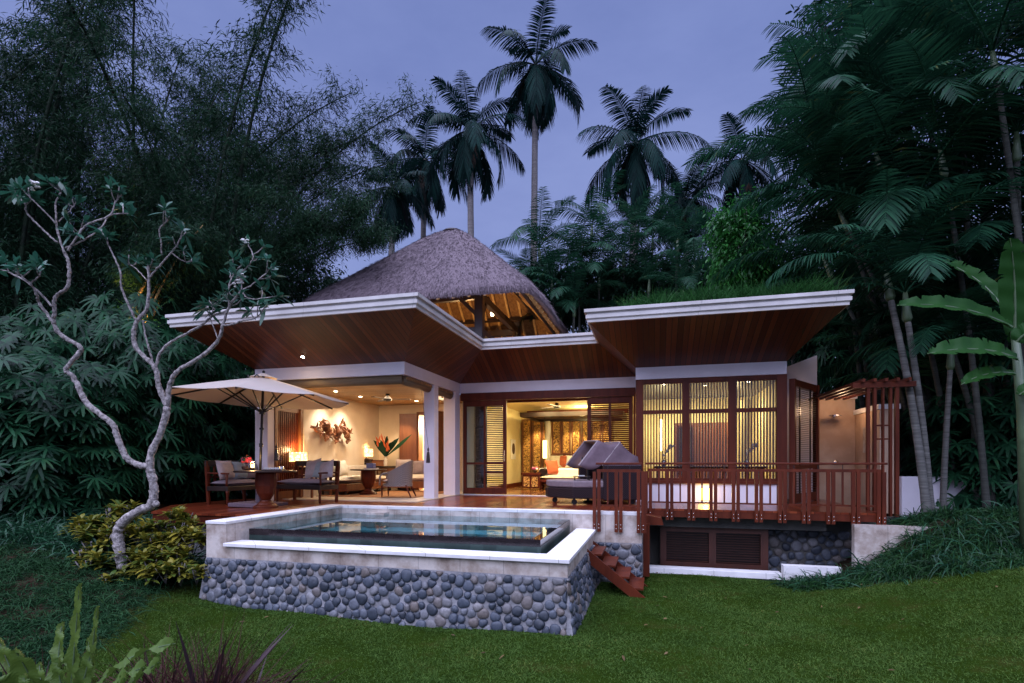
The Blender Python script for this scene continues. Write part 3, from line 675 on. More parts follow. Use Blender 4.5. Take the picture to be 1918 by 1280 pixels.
# basement under the wing deck
vp(MB().box(-.22, 2.32, 10.98, 11.25, -1.29, -1.17), 'basement_sill', M['coping'], bevel=.01)
vp(MB().box(-.2, 6, 12.0, 12.2, -1.6, -.15), 'basement_wall', M['dark_render'])
vp(MB().box(-.15, 3.2, 11.47, 11.6, -.40, -.16), 'basement_beam', M['dark_render'])
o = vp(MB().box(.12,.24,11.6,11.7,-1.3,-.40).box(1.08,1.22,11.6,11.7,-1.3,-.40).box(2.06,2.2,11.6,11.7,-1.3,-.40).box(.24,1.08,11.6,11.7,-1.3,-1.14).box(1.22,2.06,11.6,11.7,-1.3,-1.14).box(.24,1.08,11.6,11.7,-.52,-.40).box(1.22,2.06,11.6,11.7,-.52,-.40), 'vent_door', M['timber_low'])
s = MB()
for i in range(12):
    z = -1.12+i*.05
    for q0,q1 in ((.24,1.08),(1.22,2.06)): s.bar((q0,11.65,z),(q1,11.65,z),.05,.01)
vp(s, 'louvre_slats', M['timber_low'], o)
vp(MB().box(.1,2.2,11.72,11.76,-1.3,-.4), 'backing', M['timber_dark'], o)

# ------------------------------------------------------------------ thatched pavilion behind
TX, TY, TS, TE, TA = -7.45, 19.0, 4.12, 6.18, 9.72
th = root('thatched_pavilion', 'open pavilion with a steep purple brown thatch roof behind the white fascia', 'pavilion', (TX, TY, 0))
def hcurve(r): return (math.sqrt(r*r+.022)-math.sqrt(.022))/(math.sqrt(1.022)-math.sqrt(.022))
def sq(phi, e_=13.0):
    return 1.0 / (abs(math.cos(phi))**e_ + abs(math.sin(phi))**e_) ** (1/e_)
def surf(rho, phi, off=0):
    wob = 1 + .006*math.sin(phi*9+rho*5) + .004*math.sin(phi*23)
    r = TS*rho*(sq(phi)*rho + (1-rho)*min(sq(phi),1.22))*wob
    return Vector((TX + r*math.cos(phi), TY + r*math.sin(phi), TE + (TA-TE)*(1 - hcurve(rho)) - off*(1-rho*.15) - .10*max(0,rho-.93)/.07*(1)))
np_ = NP(); m = MB(); NPH, NR = 96, 22; vs = []; fs = []
for i in range(NR+1):
    for k in range(NPH): vs.append(surf(.02 + .98*i/NR, 2*math.pi*k/NPH))
for k in range(NPH):                     # thick rough eave edge and underside
    p = surf(1, 2*math.pi*k/NPH); vs.append(p + Vector((0,0,-.22 + random.uniform(-.02,.02))))
for k in range(NPH):
    p = surf(.93, 2*math.pi*k/NPH); vs.append(p + Vector((0,0,-.40)))
for i in range(NR+2):
    for k in range(NPH): fs.append((i*NPH+k, i*NPH+(k+1)%NPH, (i+1)*NPH+(k+1)%NPH, (i+1)*NPH+k))
m.add(vs, fs); np_.mb(m)
NS = 30000
rho = np.sqrt(rng.uniform(.0015, 1.0, NS)); phi = rng.uniform(0, 2*math.pi, NS)
Ps = np.array([surf(a_, b_) for a_, b_ in zip(rho, phi)]); Pd = np.array([surf(min(1.02,a_+.02), b_) for a_, b_ in zip(rho, phi)])
dd = nrm(Pd - Ps); nn = nrm(np.stack([np.cos(phi), np.sin(phi), np.full(NS, .9)], 1))
dirs = nrm(dd + rdir(NS)*.34 + nn*.05)
np_.add(*strips(Ps + nn*.004, dirs, nn + rdir(NS)*.3, rng.uniform(.08,.20,NS), rng.uniform(.010,.022,NS), (1,.9,.35)))
ne = 5200; phe = rng.uniform(0, 2*math.pi, ne); Pe = np.array([surf(.997, b_) for b_ in phe]); 
np_.add(*strips(Pe + rdir(ne)*.03 - np.array([0,0,.06]), nrm(np.stack([np.cos(phe)*.45, np.sin(phe)*.45, np.full(ne,-1.)],1)+rdir(ne)*.25), np.stack([np.cos(phe),np.sin(phe),phe*0],1), rng.uniform(.10,.24,ne), .018, (1,.9,.3)))
np_.build('thatch', M['thatch'], th)
u_ = MB(); vs = []; fs = []
for i in range(9):
    for k in range(NPH): vs.append(surf(.03+.9*i/8, 2*math.pi*k/NPH) + Vector((0,0,-.42)))
for i in range(8):
    for k in range(NPH): fs.append((i*NPH+k, (i+1)*NPH+k, (i+1)*NPH+(k+1)%NPH, i*NPH+(k+1)%NPH))
u_.add(vs, fs).build('thatch_lining', M['thatch_in'], th)
MB().lathe([(.02,.0),(.40,-.10),(.42,-.05),(.34,.02),(.05,.05),(0,.05)], (TX,TY,TA-.02)).build('ridge_cap', M['timber_dark'], th)
def under(x, y):      # height of the lining at x,y
    r = max(abs(x-TX), abs(y-TY))/TS; return TE + (TA-TE)*(1-hcurve(r)) - .47
for side in range(4):
    c_, s2 = math.cos(side*math.pi/2), math.sin(side*math.pi/2)
    for i in range(15):
        t = -.86*TS + i*(1.72*TS/14); r0 = .93*TS; r1 = max(abs(t)*1.0, .25)
        p0 = (TX + c_*r0 - s2*t, TY + s2*r0 + c_*t); p1 = (TX + c_*r1 - s2*t, TY + s2*r1 + c_*t)
        MB().bar((*p0, under(*p0)-.04), (*p1, under(*p1)-.04), .085, .09).build('rafter', M['rafter'], th)
    for rr in (.40,.66,.86):
        a_ = (TX + c_*rr*TS - s2*(-rr*TS*.98), TY + s2*rr*TS + c_*(-rr*TS*.98)); b_ = (TX + c_*rr*TS - s2*(rr*TS*.98), TY + s2*rr*TS + c_*(rr*TS*.98))
        z_ = under(*a_) - .12; MB().bar((*a_, z_), (*b_, z_), .10, .14).build('purlin', M['timber_dark'], th)
for cx_, cy_ in ((-5.47,16.35),(-5.5,21.4),(-9.3,16.35),(-9.3,21.4)):
    c0 = MB().box(cx_-.14,cx_+.14,cy_-.14,cy_+.14,3.2,6.75).build('column', M['timber_dark'], th, bevel=.02)
    MB().bar((cx_,cy_,5.6),(cx_+(.9 if cx_<TX else -.9),cy_,6.5),.12).build('brace', M['timber_dark'], c0)
    MB().bar((cx_,cy_,5.6),(cx_,cy_+(.9 if cy_<TY else -.9),6.5),.12).build('brace', M['timber_dark'], c0)
for a_, b_ in (((-5.47,16.35),(-5.5,21.4)),((-9.3,16.35),(-9.3,21.4)),((-5.47,16.35),(-9.3,16.35)),((-5.5,21.4),(-9.3,21.4))):
    MB().bar((*a_,6.32),(*b_,6.32),.16,.24).build('tie_beam', M['timber_dark'], th)
    MB().bar((*a_,5.2),(*b_,5.2),.12,.18).build('tie_beam', M['timber_dark'], th)
q = W(922,592,20.5); MB().lathe([(.0,0),(.06,.01),(.07,.1),(.03,.16),(0,.16)], q, 14).build('spotlight', emit('thatch spotlight',(1,.85,.6),14), th)
lamp('POINT', (-6.6,18.2,4.75), 240, (1,.58,.22), .25)
# ------------------------------------------------------------------ swimming pool
PX0, PX1, PX2, PY0, PY1 = -6.82, -6.45, -1.09, 6.84, 10.03
pool = root('swimming_pool', 'raised plunge pool clad in round grey pebbles with a pale stone coping', 'pool', (-4, 8.4, -1.3))
def pb(mb, name, mat, parent=pool, **k): return mb.build(name, mat, parent, **k)
def wallface(m, p0, p1, zt, zb, bat, nrm_):    # sloped face quad from top edge p0-p1 down to zb
    n_ = Vector(nrm_); a = Vector((*p0,zt)); b = Vector((*p1,zt)); 
    return [a, b, b+n_*bat+Vector((0,0,zb-zt)), a+n_*bat+Vector((0,0,zb-zt))]
def pebbles(np_, quad, seed, r0=.085, r1=.150, gap=.013, hh_=.034, nearu=None):
    """round river stones packed tightly: shrunken, rounded cells with a domed face"""
    rd = random.Random(seed); a, b, c, d = quad; wd = (b-a).length; hh = (d-a).length; got = []
    ux = (b-a).normalized(); uy = (d-a).normalized(); nrm_ = ux.cross(uy).normalized(); uy = nrm_.cross(ux)
    for i in range(9000):
        r = rd.uniform(r0, r1); x = rd.uniform(-.02, wd+.02); y = rd.uniform(.015, hh+.05)
        if all((x-q[0])**2+(y-q[1])**2 > (.5*(r+q[2])*.93)**2 for q in got): got.append((x,y,r))
    m = MB()
    for k, (x, y, r) in enumerate(got):
        P = [(x+math.cos(t*math.pi/6)*r*.62, y+math.sin(t*math.pi/6)*r*.62) for t in range(12)]
        for (x2, y2, r2) in got:
            dx, dy = x2-x, y2-y; D = math.hypot(dx, dy)
            if D < 1e-6 or D > .5: continue
            lim = D*r/(r+r2) - gap*rd.uniform(.3,.75); out = []
            for i in range(len(P)):
                p, q = P[i], P[(i+1)%len(P)]; f = ((p[0]-x)*dx+(p[1]-y)*dy)/D - lim; g = ((q[0]-x)*dx+(q[1]-y)*dy)/D - lim
                if f <= 0: out.append(p)
                if f*g < 0: t = f/(f-g); out.append((p[0]+(q[0]-p[0])*t, p[1]+(q[1]-p[1])*t))
            P = out
            if len(P) < 3: break
        if len(P) < 3: continue
        P = [(min(max(p[0], .004), wd-.004) if seed != 12 else p[0], max(p[1], .012)) for p in P]
        per = [0]
        for p, q in zip(P, P[1:]+P[:1]): per.append(per[-1]+math.hypot(q[0]-p[0], q[1]-p[1]))
        n = 24; Pn = []; i = 0; C = P+P[:1]
        for j in range(n):
            t = per[-1]*j/n
            while per[i+1] < t: i += 1
            f = (t-per[i])/max(1e-9, per[i+1]-per[i]); Pn.append((C[i][0]+(C[i+1][0]-C[i][0])*f, C[i][1]+(C[i+1][1]-C[i][1])*f))
        P = Pn
        for _ in range(3): P = [((P[j-1][0]+P[(j+1)%n][0])*.25+P[j][0]*.5, (P[j-1][1]+P[(j+1)%n][1])*.25+P[j][1]*.5) for j in range(n)]; cx = sum(p[0] for p in P)/n; cy = sum(p[1] for p in P)/n; P = [(cx+(p[0]-cx)*1.05, max(cy+(p[1]-cy)*1.05, .008)) for p in P]; H = hh_*rd.uniform(.75,1.25); tx, ty = rd.uniform(-.25,.25), rd.uniform(-.25,.25)
        vs = []; fs = []
        for sc_, h in ((1.0,-.2),(.96,.35),(.82,.72),(.55,.94),(.25,1.03)):
            for p in P:
                u = (p[0]-cx)*sc_; v = (p[1]-cy)*sc_; z = H*h*(1 + (u*tx+v*ty)/max(r,.05)*1.6) + rd.uniform(-.0012,.0012)
                vs.append(a + ux*(cx+u) + uy*(cy+v) + nrm_*z)
        for i in range(4):
            for j in range(n): fs.append((i*n+j, i*n+(j+1)%n, (i+1)*n+(j+1)%n, (i+1)*n+j))
        vs.append(a + ux*cx + uy*cy + nrm_*H*1.05)
        for j in range(0, n, 2): fs.append((4*n+j, 4*n+j+1, 4*n+(j+2)%n, 5*n))
        m.add(vs, fs)
    np_.mb(m); return len(got)
BOT = -1.62
qs = [wallface(None,(PX2,PY0),(PX0,PY0),-.56,BOT,.12,(0,-1,0)), wallface(None,(PX2,PY1),(PX2,PY0),-.56,BOT,.12,(1,0,0)),
      wallface(None,(PX0,PY0),(PX0,PY1),-.56,BOT,.12,(-1,0,0))]
# close the corners of the battered faces
qs[0][2] += Vector((-.12,0,0)); qs[0][3] += Vector((.12,0,0)); qs[1][3-1] += Vector((0,-.12,0)); qs[2][3] += Vector((0,-.12,0))
m = MB()
for q in qs: m.poly(q)
m.poly([(PX2,10.028,-.56),(-.22,10.028,-.56),(-.22,10.028,BOT),(PX2,10.028,BOT)][::-1]).poly([(-.22,10.03,-.56),(-.22,11.3,-.56),(-.22,11.3,BOT),(-.22,10.03,BOT)])
wall_ = pb(m, 'stone_wall', M['mortar'])
pn = NP(); 
for i, q in enumerate(qs): pebbles(pn, [q[0],q[1],q[2],q[3]], 11+i)
pebbles(pn, [Vector((-.22,10.028,-.56)),Vector((PX2,10.028,-.56)),Vector((PX2,10.028,-1.45)),Vector((-.22,10.028,-1.45))], 31, .11, .19, .03)
pb_ = pn.build('pebble_facing', M['pebble'], wall_, smooth=True)
# sandstone band above the pebbles
pb(MB().box(PX1, PX2, PY0, PY0+.2, -.575, -.37), 'stone_band', M['render'])
pb(MB().box(PX2-.2, PX2, PY0+.2, PY1, -.575, -.37), 'stone_band', M['render'])
pb(MB().box(PX0, PX1, PY0, 10.2, -.575, -.035), 'side_wall', M['render'])
pb(MB().box(PX0-.012, PX1+.012, PY0-.012, PY1-.004, -.034, .012), 'coping', M['coping'], bevel=.006)
pb(MB().box(PX0-.012, -.205, PY1-.003, 10.21, -.05, .012), 'coping', M['coping'], bevel=.006)
pb(MB().box(PX1, PX2-.001, PY1, 10.2, -1.3, -.051).box(PX2+.0, -.225, PY1, 10.2, -.575, -.051), 'deck_wall', M['render'])
pb(MB().box(-.26,-.222,10.2,11.1,-.575,-.051), 'deck_wall', M['render'])
pb(MB().box(PX1, PX2+.035, 6.78, 7.17, -.369, -.318), 'coping', M['coping'], bevel=.005)
pb(MB().box(PX2-.34, PX2+.035, 7.172, PY1-.002, -.369, -.318), 'coping', M['coping'], bevel=.005)
WXR, WYF, WZL = -1.55, 7.33, -.155
pb(MB().box(PX1+.001, WXR, WYF, WYF+.14, -.255, WZL-.004), 'weir_edge', M['weirdark'])
pb(MB().box(WXR-.14, WXR, WYF+.14, PY1-.002, -.255, WZL-.004), 'weir_edge', M['weirdark'])
pb(MB().box(PX1+.001, WXR, WYF+.004, WYF+.135, -1.3, -.256).box(WXR-.135, WXR-.004, WYF+.14, PY1-.002, -1.3, -.256), 'weir_wall', M['pooltile'])
pb(MB().box(PX1, PX2-.1, PY0+.2, WYF, -.6, -.47).box(WXR, PX2-.2, WYF, PY1, -.6, -.47), 'gutter', M['pooltile'])
pb(MB().box(PX1, WXR, WYF, PY1, -1.45, -1.3), 'pool_floor', M['poolfloor'])
pb(MB().box(PX1+.002, -5.85, WYF+.15, PY1-.002, -1.3, -.42).box(-5.85, -1.72, 9.45, PY1-.002, -1.3, -.42), 'ledge', tiles('pale ledge tile',((.22,.36,.36),(.30,.46,.46),(.36,.5,.5)),.3,None,.5))
pb(MB().box(-5.75,-5.35,9.82,PY1-.003,-.41,-.11), 'step_block', M['render'])
wv = MB().poly([(PX1+.002,WYF+.01,WZL),(WXR-.01,WYF+.01,WZL),(WXR-.01,PY1-.002,WZL),(PX1+.002,PY1-.002,WZL)])
tag(wv.build('water', M['water'], None, (-4,8.7,WZL)), kind='structure')
tag(MB().box(PX1,PX2-.2,PY0+.2,WYF-.002,-.469,-.455).build('gutter_water', M['water'], pool))
# ------------------------------------------------------------------ decks
bn_ = NP(); pebbles(bn_, [Vector((6,11.998,-.45)),Vector((2.25,11.998,-.45)),Vector((2.25,11.998,-1.45)),Vector((6,11.998,-1.45))], 41, .12, .2, .03)
bn_.build('pebble_facing', M['pebble'], villa, smooth=True)
deck = root('timber_deck', 'glossy red brown timber deck around the pool and along the villa', 'deck', (-4, 10.5, 0))
def boards(poly, z0=-.04, z1=0, name='deck_boards'): return MB().prism(poly, z0, z1).build(name, M['deck'], deck)
boards([(-9.15,7.9),(-6.835,7.9),(-6.835,11.29),(-10.1,11.29),(-10.1,9.2)])
boards([(-6.834,10.212),(-5.29,10.212),(-5.29,11.29),(-6.834,11.29)])
boards([(-5.289,10.212),(-.22,10.212),(-.22,14.13),(-5.289,14.13)])
boards([(-.219,11.1),(4.05,11.1),(4.05,14.8),(2.83,14.8),(2.83,12.91),(-.219,12.91)])
MB().prism([(-9.15,7.93),(-6.836,7.93),(-6.836,7.97),(-9.15,7.97)], -.2, -.041).build('fascia_board', M['timber'], deck)
MB().bar((-9.13,7.95,-.12),(-10.06,9.22,-.12),.04,.155).build('fascia_board', M['timber'], deck)
MB().prism([(-9.0,8.1),(-6.9,8.1),(-6.9,11.2),(-9.9,11.2),(-9.9,9.3)], -1.4, -.05).build('deck_base', M['mortar'], deck)
MB().box(-.215,4.05,11.105,11.15,-.165,-.041).build('fascia_board', M['timber'], deck)
for i in range(9): MB().box(-.1+i*.5,-.03+i*.5,11.16,12.0,-.16,-.045).build('joist', M['timber'], deck)
MB().add([(-.19,10.7,-.10),(.13,10.7,-.15),(.17,10.7,-.29),(-.19,10.7,-.29),(-.19,11.1,-.10),(.13,11.1,-.15),(.17,11.1,-.29),(-.19,11.1,-.29)],
   [(0,3,2,1),(4,5,6,7),(0,1,5,4),(1,2,6,5),(2,3,7,6),(3,0,4,7)]).build('bracket', M['timber'], deck)
MB().box(-.21,-.09,10.45,10.57,-1.25,-.25).build('post', M['timber'], deck)
# ------------------------------------------------------------------ railings
def railing(name, label, a, b, pairs, drop, ext0=0, ext1=0):
    a = Vector(a); b = Vector(b); r = root(name, label, 'railing', (a+b)/2); d = (b-a).normalized(); L = (b-a).length; n_ = Vector((d.y,-d.x,0))
    P = lambda u, z, o=0: a + d*u + n_*o + Vector((0,0,z))
    MB().bar(P(-ext0,.905),P(L+ext1,.905),.085,.042).build('handrail', M['timber'], r, bevel=.01)
    MB().bar(P(0,.775),P(L,.775),.05,.055).build('top_rail', M['timber'], r)
    MB().bar(P(0,.13),P(L,.13),.03,.03).build('bottom_rail', M['timber'], r)
    step = L/pairs
    for i in range(pairs+1):
        for s in (-1, 1):
            u = i*step + s*.042
            if u < -.06 or u > L+.06: continue
            p = MB().bar(P(u,-drop,.028),P(u,.752,.028),.042,.062,up=d).build('post', M['timber'], r)
            k = MB()
            for z in (-drop+.07,-drop+.14): k.ell(P(u,z,.062),(.009,.009,.009),6,4)
            k.build('bolt', M['chrome'], p)
        if i < pairs:
            u = (i+.5)*step; MB().bar(P(u,.14),P(u,.752),.03,.03,up=d).build('baluster', M['timber'], r)
            MB().bar(P(u,.80),P(u,.888),.012,.012,up=d).build('spacer', M['black'], r)
    return r
railing('deck_railing', 'long red timber railing along the bathroom wing deck', (-.12,11.09,0), (3.98,11.09,0), 10, .22, .05, .1)
railing('deck_railing', 'short red timber railing above the wooden steps beside the daybed', (-1.04,10.0,0), (-.24,10.0,0), 2, .36, .02, .02)
MB().box(-.235,-.145,9.955,10.045,-.36,.77).build('corner_post', M['timber'], deck)
# ------------------------------------------------------------------ wooden steps
st = root('wooden_steps', 'small open wooden steps from the pool wall down to the lawn', 'steps', (-.6,9.4,-1.3))
for y in (8.9, 9.82):
    MB().add([(-1.16,y,-.46),(-1.16,y,-.68),(-.30,y,-1.34),(-.06,y,-1.34),(-1.16,y+.045,-.46),(-1.16,y+.045,-.68),(-.30,y+.045,-1.34),(-.06,y+.045,-1.34)],
      [(0,1,2,3),(7,6,5,4),(0,4,5,1),(1,5,6,2),(2,6,7,3),(3,7,4,0)]).build('stringer', M['timber'], st)
for i in range(4):
    x = -1.10 + i*.225; z = -.60 - i*.178
    MB().box(x, x+.25, 8.945, 9.82, z-.03, z).build('tread', M['timber'], st)
# ------------------------------------------------------------------ shower court at the far end of the wing
gw = root('shower_wall', 'peach sandstone shower wall with pale coping behind the louvre shutter', 'wall', (4.6,15,0))
MB().box(3.96,4.81,14.95,15.2,-.2,2.50).build('wall', M['peach'], gw)
MB().box(3.962,4.85,14.91,15.24,2.50,2.60).build('coping', M['coping'], gw)
MB().box(4.81,5.16,13.45,15.2,-.2,2.10).build('wall', M['peach'], gw)
MB().box(4.77,5.20,13.41,15.26,2.10,2.21).build('coping', M['coping'], gw)
MB().box(4.795,4.812,14.2,14.4,1.15,1.75).build('niche', M['render'], gw)
MB().tube([WY(1563,780,14.95), WY(1563,780,14.6)], .018, 8).build('shower_arm', M['chrome'], gw)
q = WY(1565,778,14.6); MB().lathe([(0,.02),(.14,.0),(.14,-.02),(0,-.03)], q, 18).build('shower_head', M['chrome'], gw)
q = WY(1565,866,14.9); MB().ell(q,(.07,.05,.05),8,5).build('tap', M['chrome'], gw)
tag(MB().box(5.17,6.45,13.3,13.5,-.3,.62).build('boundary_wall', M['plaster'], None, (5.8,13.4,-.3)), 'low white rendered wall beyond the shower court', 'wall')
tag(MB().prism([(3.5,10.9),(5.5,10.75),(5.5,11.0),(3.5,11.05)],-1.0,-.2).build('retaining_wall', M['render'], None, (4.9,10.8,-1.0)), 'short pale weathered retaining wall below the end of the wing deck', 'wall')
tag(MB().prism([(2.33,10.9),(3.3,10.9),(3.3,11.1),(2.33,11.1)],-1.3,-1.0).build('kerb_wall', M['coping'], None, (2.8,10.9,-1.3)), 'pale stone kerb step beside the louvred basement doors', 'kerb')
pg = root('timber_pergola', 'red timber lattice frame with overhead beams beside the shower wall', 'pergola', (4.2,11.5,0))
for u, w_ in ((3.97,.05),(4.08,.05),(4.22,.03),(4.345,.04),(4.45,.06)):
    MB().box(u-w_/2,u+w_/2,11.62,11.70,-.1,2.36).build('post', M['timber'], pg)
for z in (1.36,1.62): MB().box(4.1,4.33,11.64,11.68,z,z+.03).build('crossbar', M['timber'], pg)
MB().box(3.7,4.75,11.60,11.72,2.361,2.46).build('top_beam', M['timber'], pg)
for i in range(5): MB().bar((3.85+i*.19,11.5,2.49),(3.85+i*.19-.1,14.8,2.49),.05,.06).build('rafter', M['timber'], pg)
lamp('POINT', (4.3,14.2,2.2), 9, (1,.62,.36), .1)
# ------------------------------------------------------------------ furniture on the deck
def Rz(a): return Matrix.Rotation(a, 3, 'Z')
def frame(u, v):                        # columns: width dir, height dir, normal
    u = Vector(u).normalized(); v = Vector(v).normalized(); n_ = u.cross(v).normalized(); v = n_.cross(u)
    return Matrix(((u.x,v.x,n_.x),(u.y,v.y,n_.y),(u.z,v.z,n_.z)))
def pillow(c, w, h, t, Mx, mat, label, group=None, cat='pillow'):
    return tag(MB().pillow((0,0,0), w, h, t, Mx).build('pillow', mat, None, (0,0,0), smooth=True), label, cat, group)
def put(o, loc): o.location = loc; return o
def bench(L, D, loc, rz, label):
    r = root('bench', label, 'bench')
    for x in (.03, L-.03):
        f = MB().tube([(x,.03,0),(x,.03,.04),(x,.03,.20),(x,.03,.26),(x,.03,.30)], [.022,.028,.026,.036,.04], 10); f.build('leg', M['timber'], r, smooth=True)
        MB().bar((x,D-.03,0),(x,D+.04,.95),.05,.06).build('leg', M['timber'], r)
        MB().tube([(x,.05,.38),(x,.05,.50),(x,.05,.66)], [.03,.022,.028], 10).build('arm_post', M['timber'], r, smooth=True)
        MB().bar((x,.0,.68),(x,D,.69),.055,.035).build('armrest', M['timber'], r, bevel=.008)
    MB().box(0,L,0,D,.30,.40).build('seat_frame', M['timber_dark'], r, bevel=.008)
    MB().bar((0,D+.035,.90),(L,D+.035,.90),.045,.13).build('top_rail', M['timber_dark'], r, bevel=.008)
    MB().bar((0,D+.01,.60),(L,D+.01,.60),.03,.04).build('rail', M['timber'], r)
    k = max(3, int(L/.16))
    for i in range(k): MB().bar((L*(i+.5)/k,D,.4),(L*(i+.5)/k,D+.03,.85),.05,.02).build('back_slat', M['timber'], r)
    MB().pillow((L/2,D/2-.01,.465), L-.04, D-.02, .16, Matrix.Identity(3), 10).build('seat_cushion', M['cushion'], r, smooth=True)
    return place(r, loc, rz)
bench(1.12,.56,(-8.93,9.52,0),R(90),'dark timber bench with mauve cushions at the outer end of the deck')
rb = R(-12); L2 = 1.45
bench(L2,.56,(-7.27-L2*math.cos(rb),10.42-L2*math.sin(rb),0),rb,'dark timber bench backing onto the lounge floor, seen past the parasol pole')
g = 'scatter pillows on the deck benches'
lean = frame((0,1,0),(-.30,0,1))
put(pillow(0,.46,.44,.16,lean,M['cushion_light'],'mauve grey pillow at the outer end of the bench by the hedge',g),(-9.17,9.72,.76))
put(pillow(0,.44,.42,.16,lean,M['cushion_teal'],'blue grey pillow in the middle of the bench by the hedge',g),(-9.15,10.10,.75))
put(pillow(0,.44,.42,.16,lean,M['cushion'],'mauve pillow behind the lantern and table',g),(-9.14,10.46,.75))
c_, s_ = math.cos(rb), math.sin(rb)
def onb(u, v, z): return (-7.27-(L2-u)*c_ - s_*v, 10.42-(L2-u)*s_ + c_*v, z)
put(pillow(0,.50,.46,.17,frame((c_,s_,.18),(-s_*.3+.05,c_*.3,1)),M['cushion_light'],'large mauve pillow tilted against the bench by the table',g),onb(.80,.40,.77))
put(pillow(0,.42,.42,.16,frame((c_,s_,-.10),(-s_*.3,c_*.3,1)),M['cushion_teal'],'blue grey pillow between two mauve ones on the bench',g),onb(1.08,.38,.75))
put(pillow(0,.44,.44,.16,frame((c_,s_,.22),(.1,c_*.3,1)),M['cushion_light'],'mauve pillow against the bench arm facing the pool',g),onb(1.30,.34,.75))
# pedestal tables
def ped_table(R_, label, loc, dark=M['timber_dark'], h=.76):
    r = root('pedestal_table', label, 'table')
    MB().lathe([(0,h-.035),(R_-.02,h-.035),(R_,h-.022),(R_,h-.008),(R_-.015,h),(0,h)],n=40).build('table_top', dark, r, smooth=False)
    MB().lathe([(.08,.155),(.10,.17),(.17,.30),(.205,.45),(.21,.58),(.195,.70),(.17,h-.036)],n=12).build('pedestal', M['timber'], r)
    MB().lathe([(.24,0),(.24,.03),(.22,.05),(.17,.07),(.15,.10),(.11,.13),(.10,.154)],n=28).build('base', M['timber'], r)
    return place(r, loc)
tb = W(498,951,10.9); tb.z = 0
ped_table(.60,'round dark timber table on an urn shaped pedestal beside the parasol pole',tb)
def on_table(px, z=.76, dz=0): p = WZ(px, 878, z) if False else W(px, 880, 10.9+dz); return Vector((p.x,p.y,z))
q = on_table(473, dz=.1)
r = root('candle_lantern','square glass candle lantern glowing on the deck table','lantern'); 
MB().lathe([(.05,0),(.06,.01),(.03,.03),(.06,.05)],n=16).build('foot',M['timber_dark'],r)
MB().tube([(0,0,.05),(0,0,.22)],.075,14,cap=False).build('glass',M['glass'],r); MB().tube([(0,0,.06),(0,0,.13)],.03,10).build('candle',M['flame'],r)
place(r,q); lamp('POINT', (q.x,q.y,q.z+.17), 5.72,(1,.6,.25),.03)
def flowers(label, loc, rad, n, mats, pot, stem=.12, name='flower_bowl', cat='flowers', up=.5):
    r = root(name,label,cat); MB().lathe([(.03,0),(pot,.02),(pot*1.1,.07),(pot*.9,.09)],n=16).build('bowl',M['timber_dark'],r)
    for mt, k in mats:
        m = MB()
        for i in range(k):
            d = Vector((random.gauss(0,1),random.gauss(0,1),abs(random.gauss(0,1))*up+.15)).normalized(); c = Vector((0,0,stem)) + d*rad*random.uniform(.4,1)
            m.ell(c,(rad*.26,rad*.26,rad*.14),7,4,frame(d.orthogonal(),d.cross(d.orthogonal())),.25)
        m.build('blossom' if mt is not M['broad'] else 'leaves',mt,r)
    return place(r,loc)
M['fl_red'] = mk('red petals',(.42,.03,.05),(.30,.02,.05),20,.5,0); M['fl_or'] = mk('orange petals',(.62,.14,.03),(.5,.08,.02),20,.5,0); M['fl_pk'] = mk('magenta petals',(.45,.05,.22),(.33,.03,.16),20,.5,0)
flowers('bowl of red and orange blossoms at the back of the deck table',on_table(462,dz=.35),.15,1,[(M['fl_red'],26),(M['fl_or'],9),(M['broad'],14)],.09,.17)
r = root('tea_tray','dark tray of white tea cups on the deck table','tray'); MB().box(-.2,.2,-.11,.11,0,.02).build('tray',M['timber_dark'],r,bevel=.006)
for i in range(7):
    x=-.165+i*.055; y=random.uniform(-.05,.05); cpo=MB().lathe([(.012,.021),(.024,.035),(.028,.062),(.025,.062)],(x,y,0),12).build('cup',M['white_linen'],r)
MB().lathe([(.02,.021),(.045,.04),(.04,.08),(.01,.10)],(.16,.03,0),12).build('teapot',M['chrome'],r)
place(r,on_table(512,dz=-.1),TH)
r = root('wine_glass','stemmed wine glass behind the tea tray','glass'); MB().lathe([(.03,0),(.004,.01),(.004,.16),(.035,.20),(.045,.26),(.035,.31)],n=14).build('bowl',M['glass'],r); place(r,on_table(524,dz=.1))
# parasol
pr = root('parasol','cream octagonal parasol with dark ribs shading the deck table','parasol')
PR, TIPZ, RIMZ = 1.78, 2.74, 2.27
def can(t, a):  # canopy surface
    return Vector((math.cos(a)*PR*t, math.sin(a)*PR*t, TIPZ - (TIPZ-RIMZ)*t**1.05))
m = MB(); vs = []; fs = []; NT = 8
for i in range(NT+1):
    t = .10 + .90*i/NT
    for k in range(8):
        for j in range(4):
            a = (k + j/4)*math.pi/4 + .3; p0 = can(t, k*math.pi/4+.3); p1 = can(t, (k+1)*math.pi/4+.3); p = p0.lerp(p1, j/4)
            p.z -= .035*t*math.sin(math.pi*j/4); vs.append(p)
n_ = 32
for i in range(NT):
    for k in range(n_): fs.append((i*n_+k, i*n_+(k+1)%n_, (i+1)*n_+(k+1)%n_, (i+1)*n_+k))
o = m.add(vs, fs).build('canopy', M['canvas'], pr); md = o.modifiers.new('solid','SOLIDIFY'); md.thickness = .008
m = MB(); vs=[can(.16,k*math.pi/4+.3)+Vector((0,0,.05)) for k in range(8)]+[Vector((0,0,TIPZ+.09))]; m.add(vs,[(k,(k+1)%8,8) for k in range(8)]).build('vent_cap',M['canvas'],pr)
m = MB()
for a0 in (0.3+R(200),0.3+R(250)): MB().tube([can(.17,a0+j*.06)+Vector((0,0,.075-.05*abs(j-3)/3)) for j in range(7)],.012,6).build('vent_slot',M['black'],pr)
MB().tube([(0,0,.08),(0,0,TIPZ+.06)],.026,12).build('pole',M['black'],pr,smooth=True)
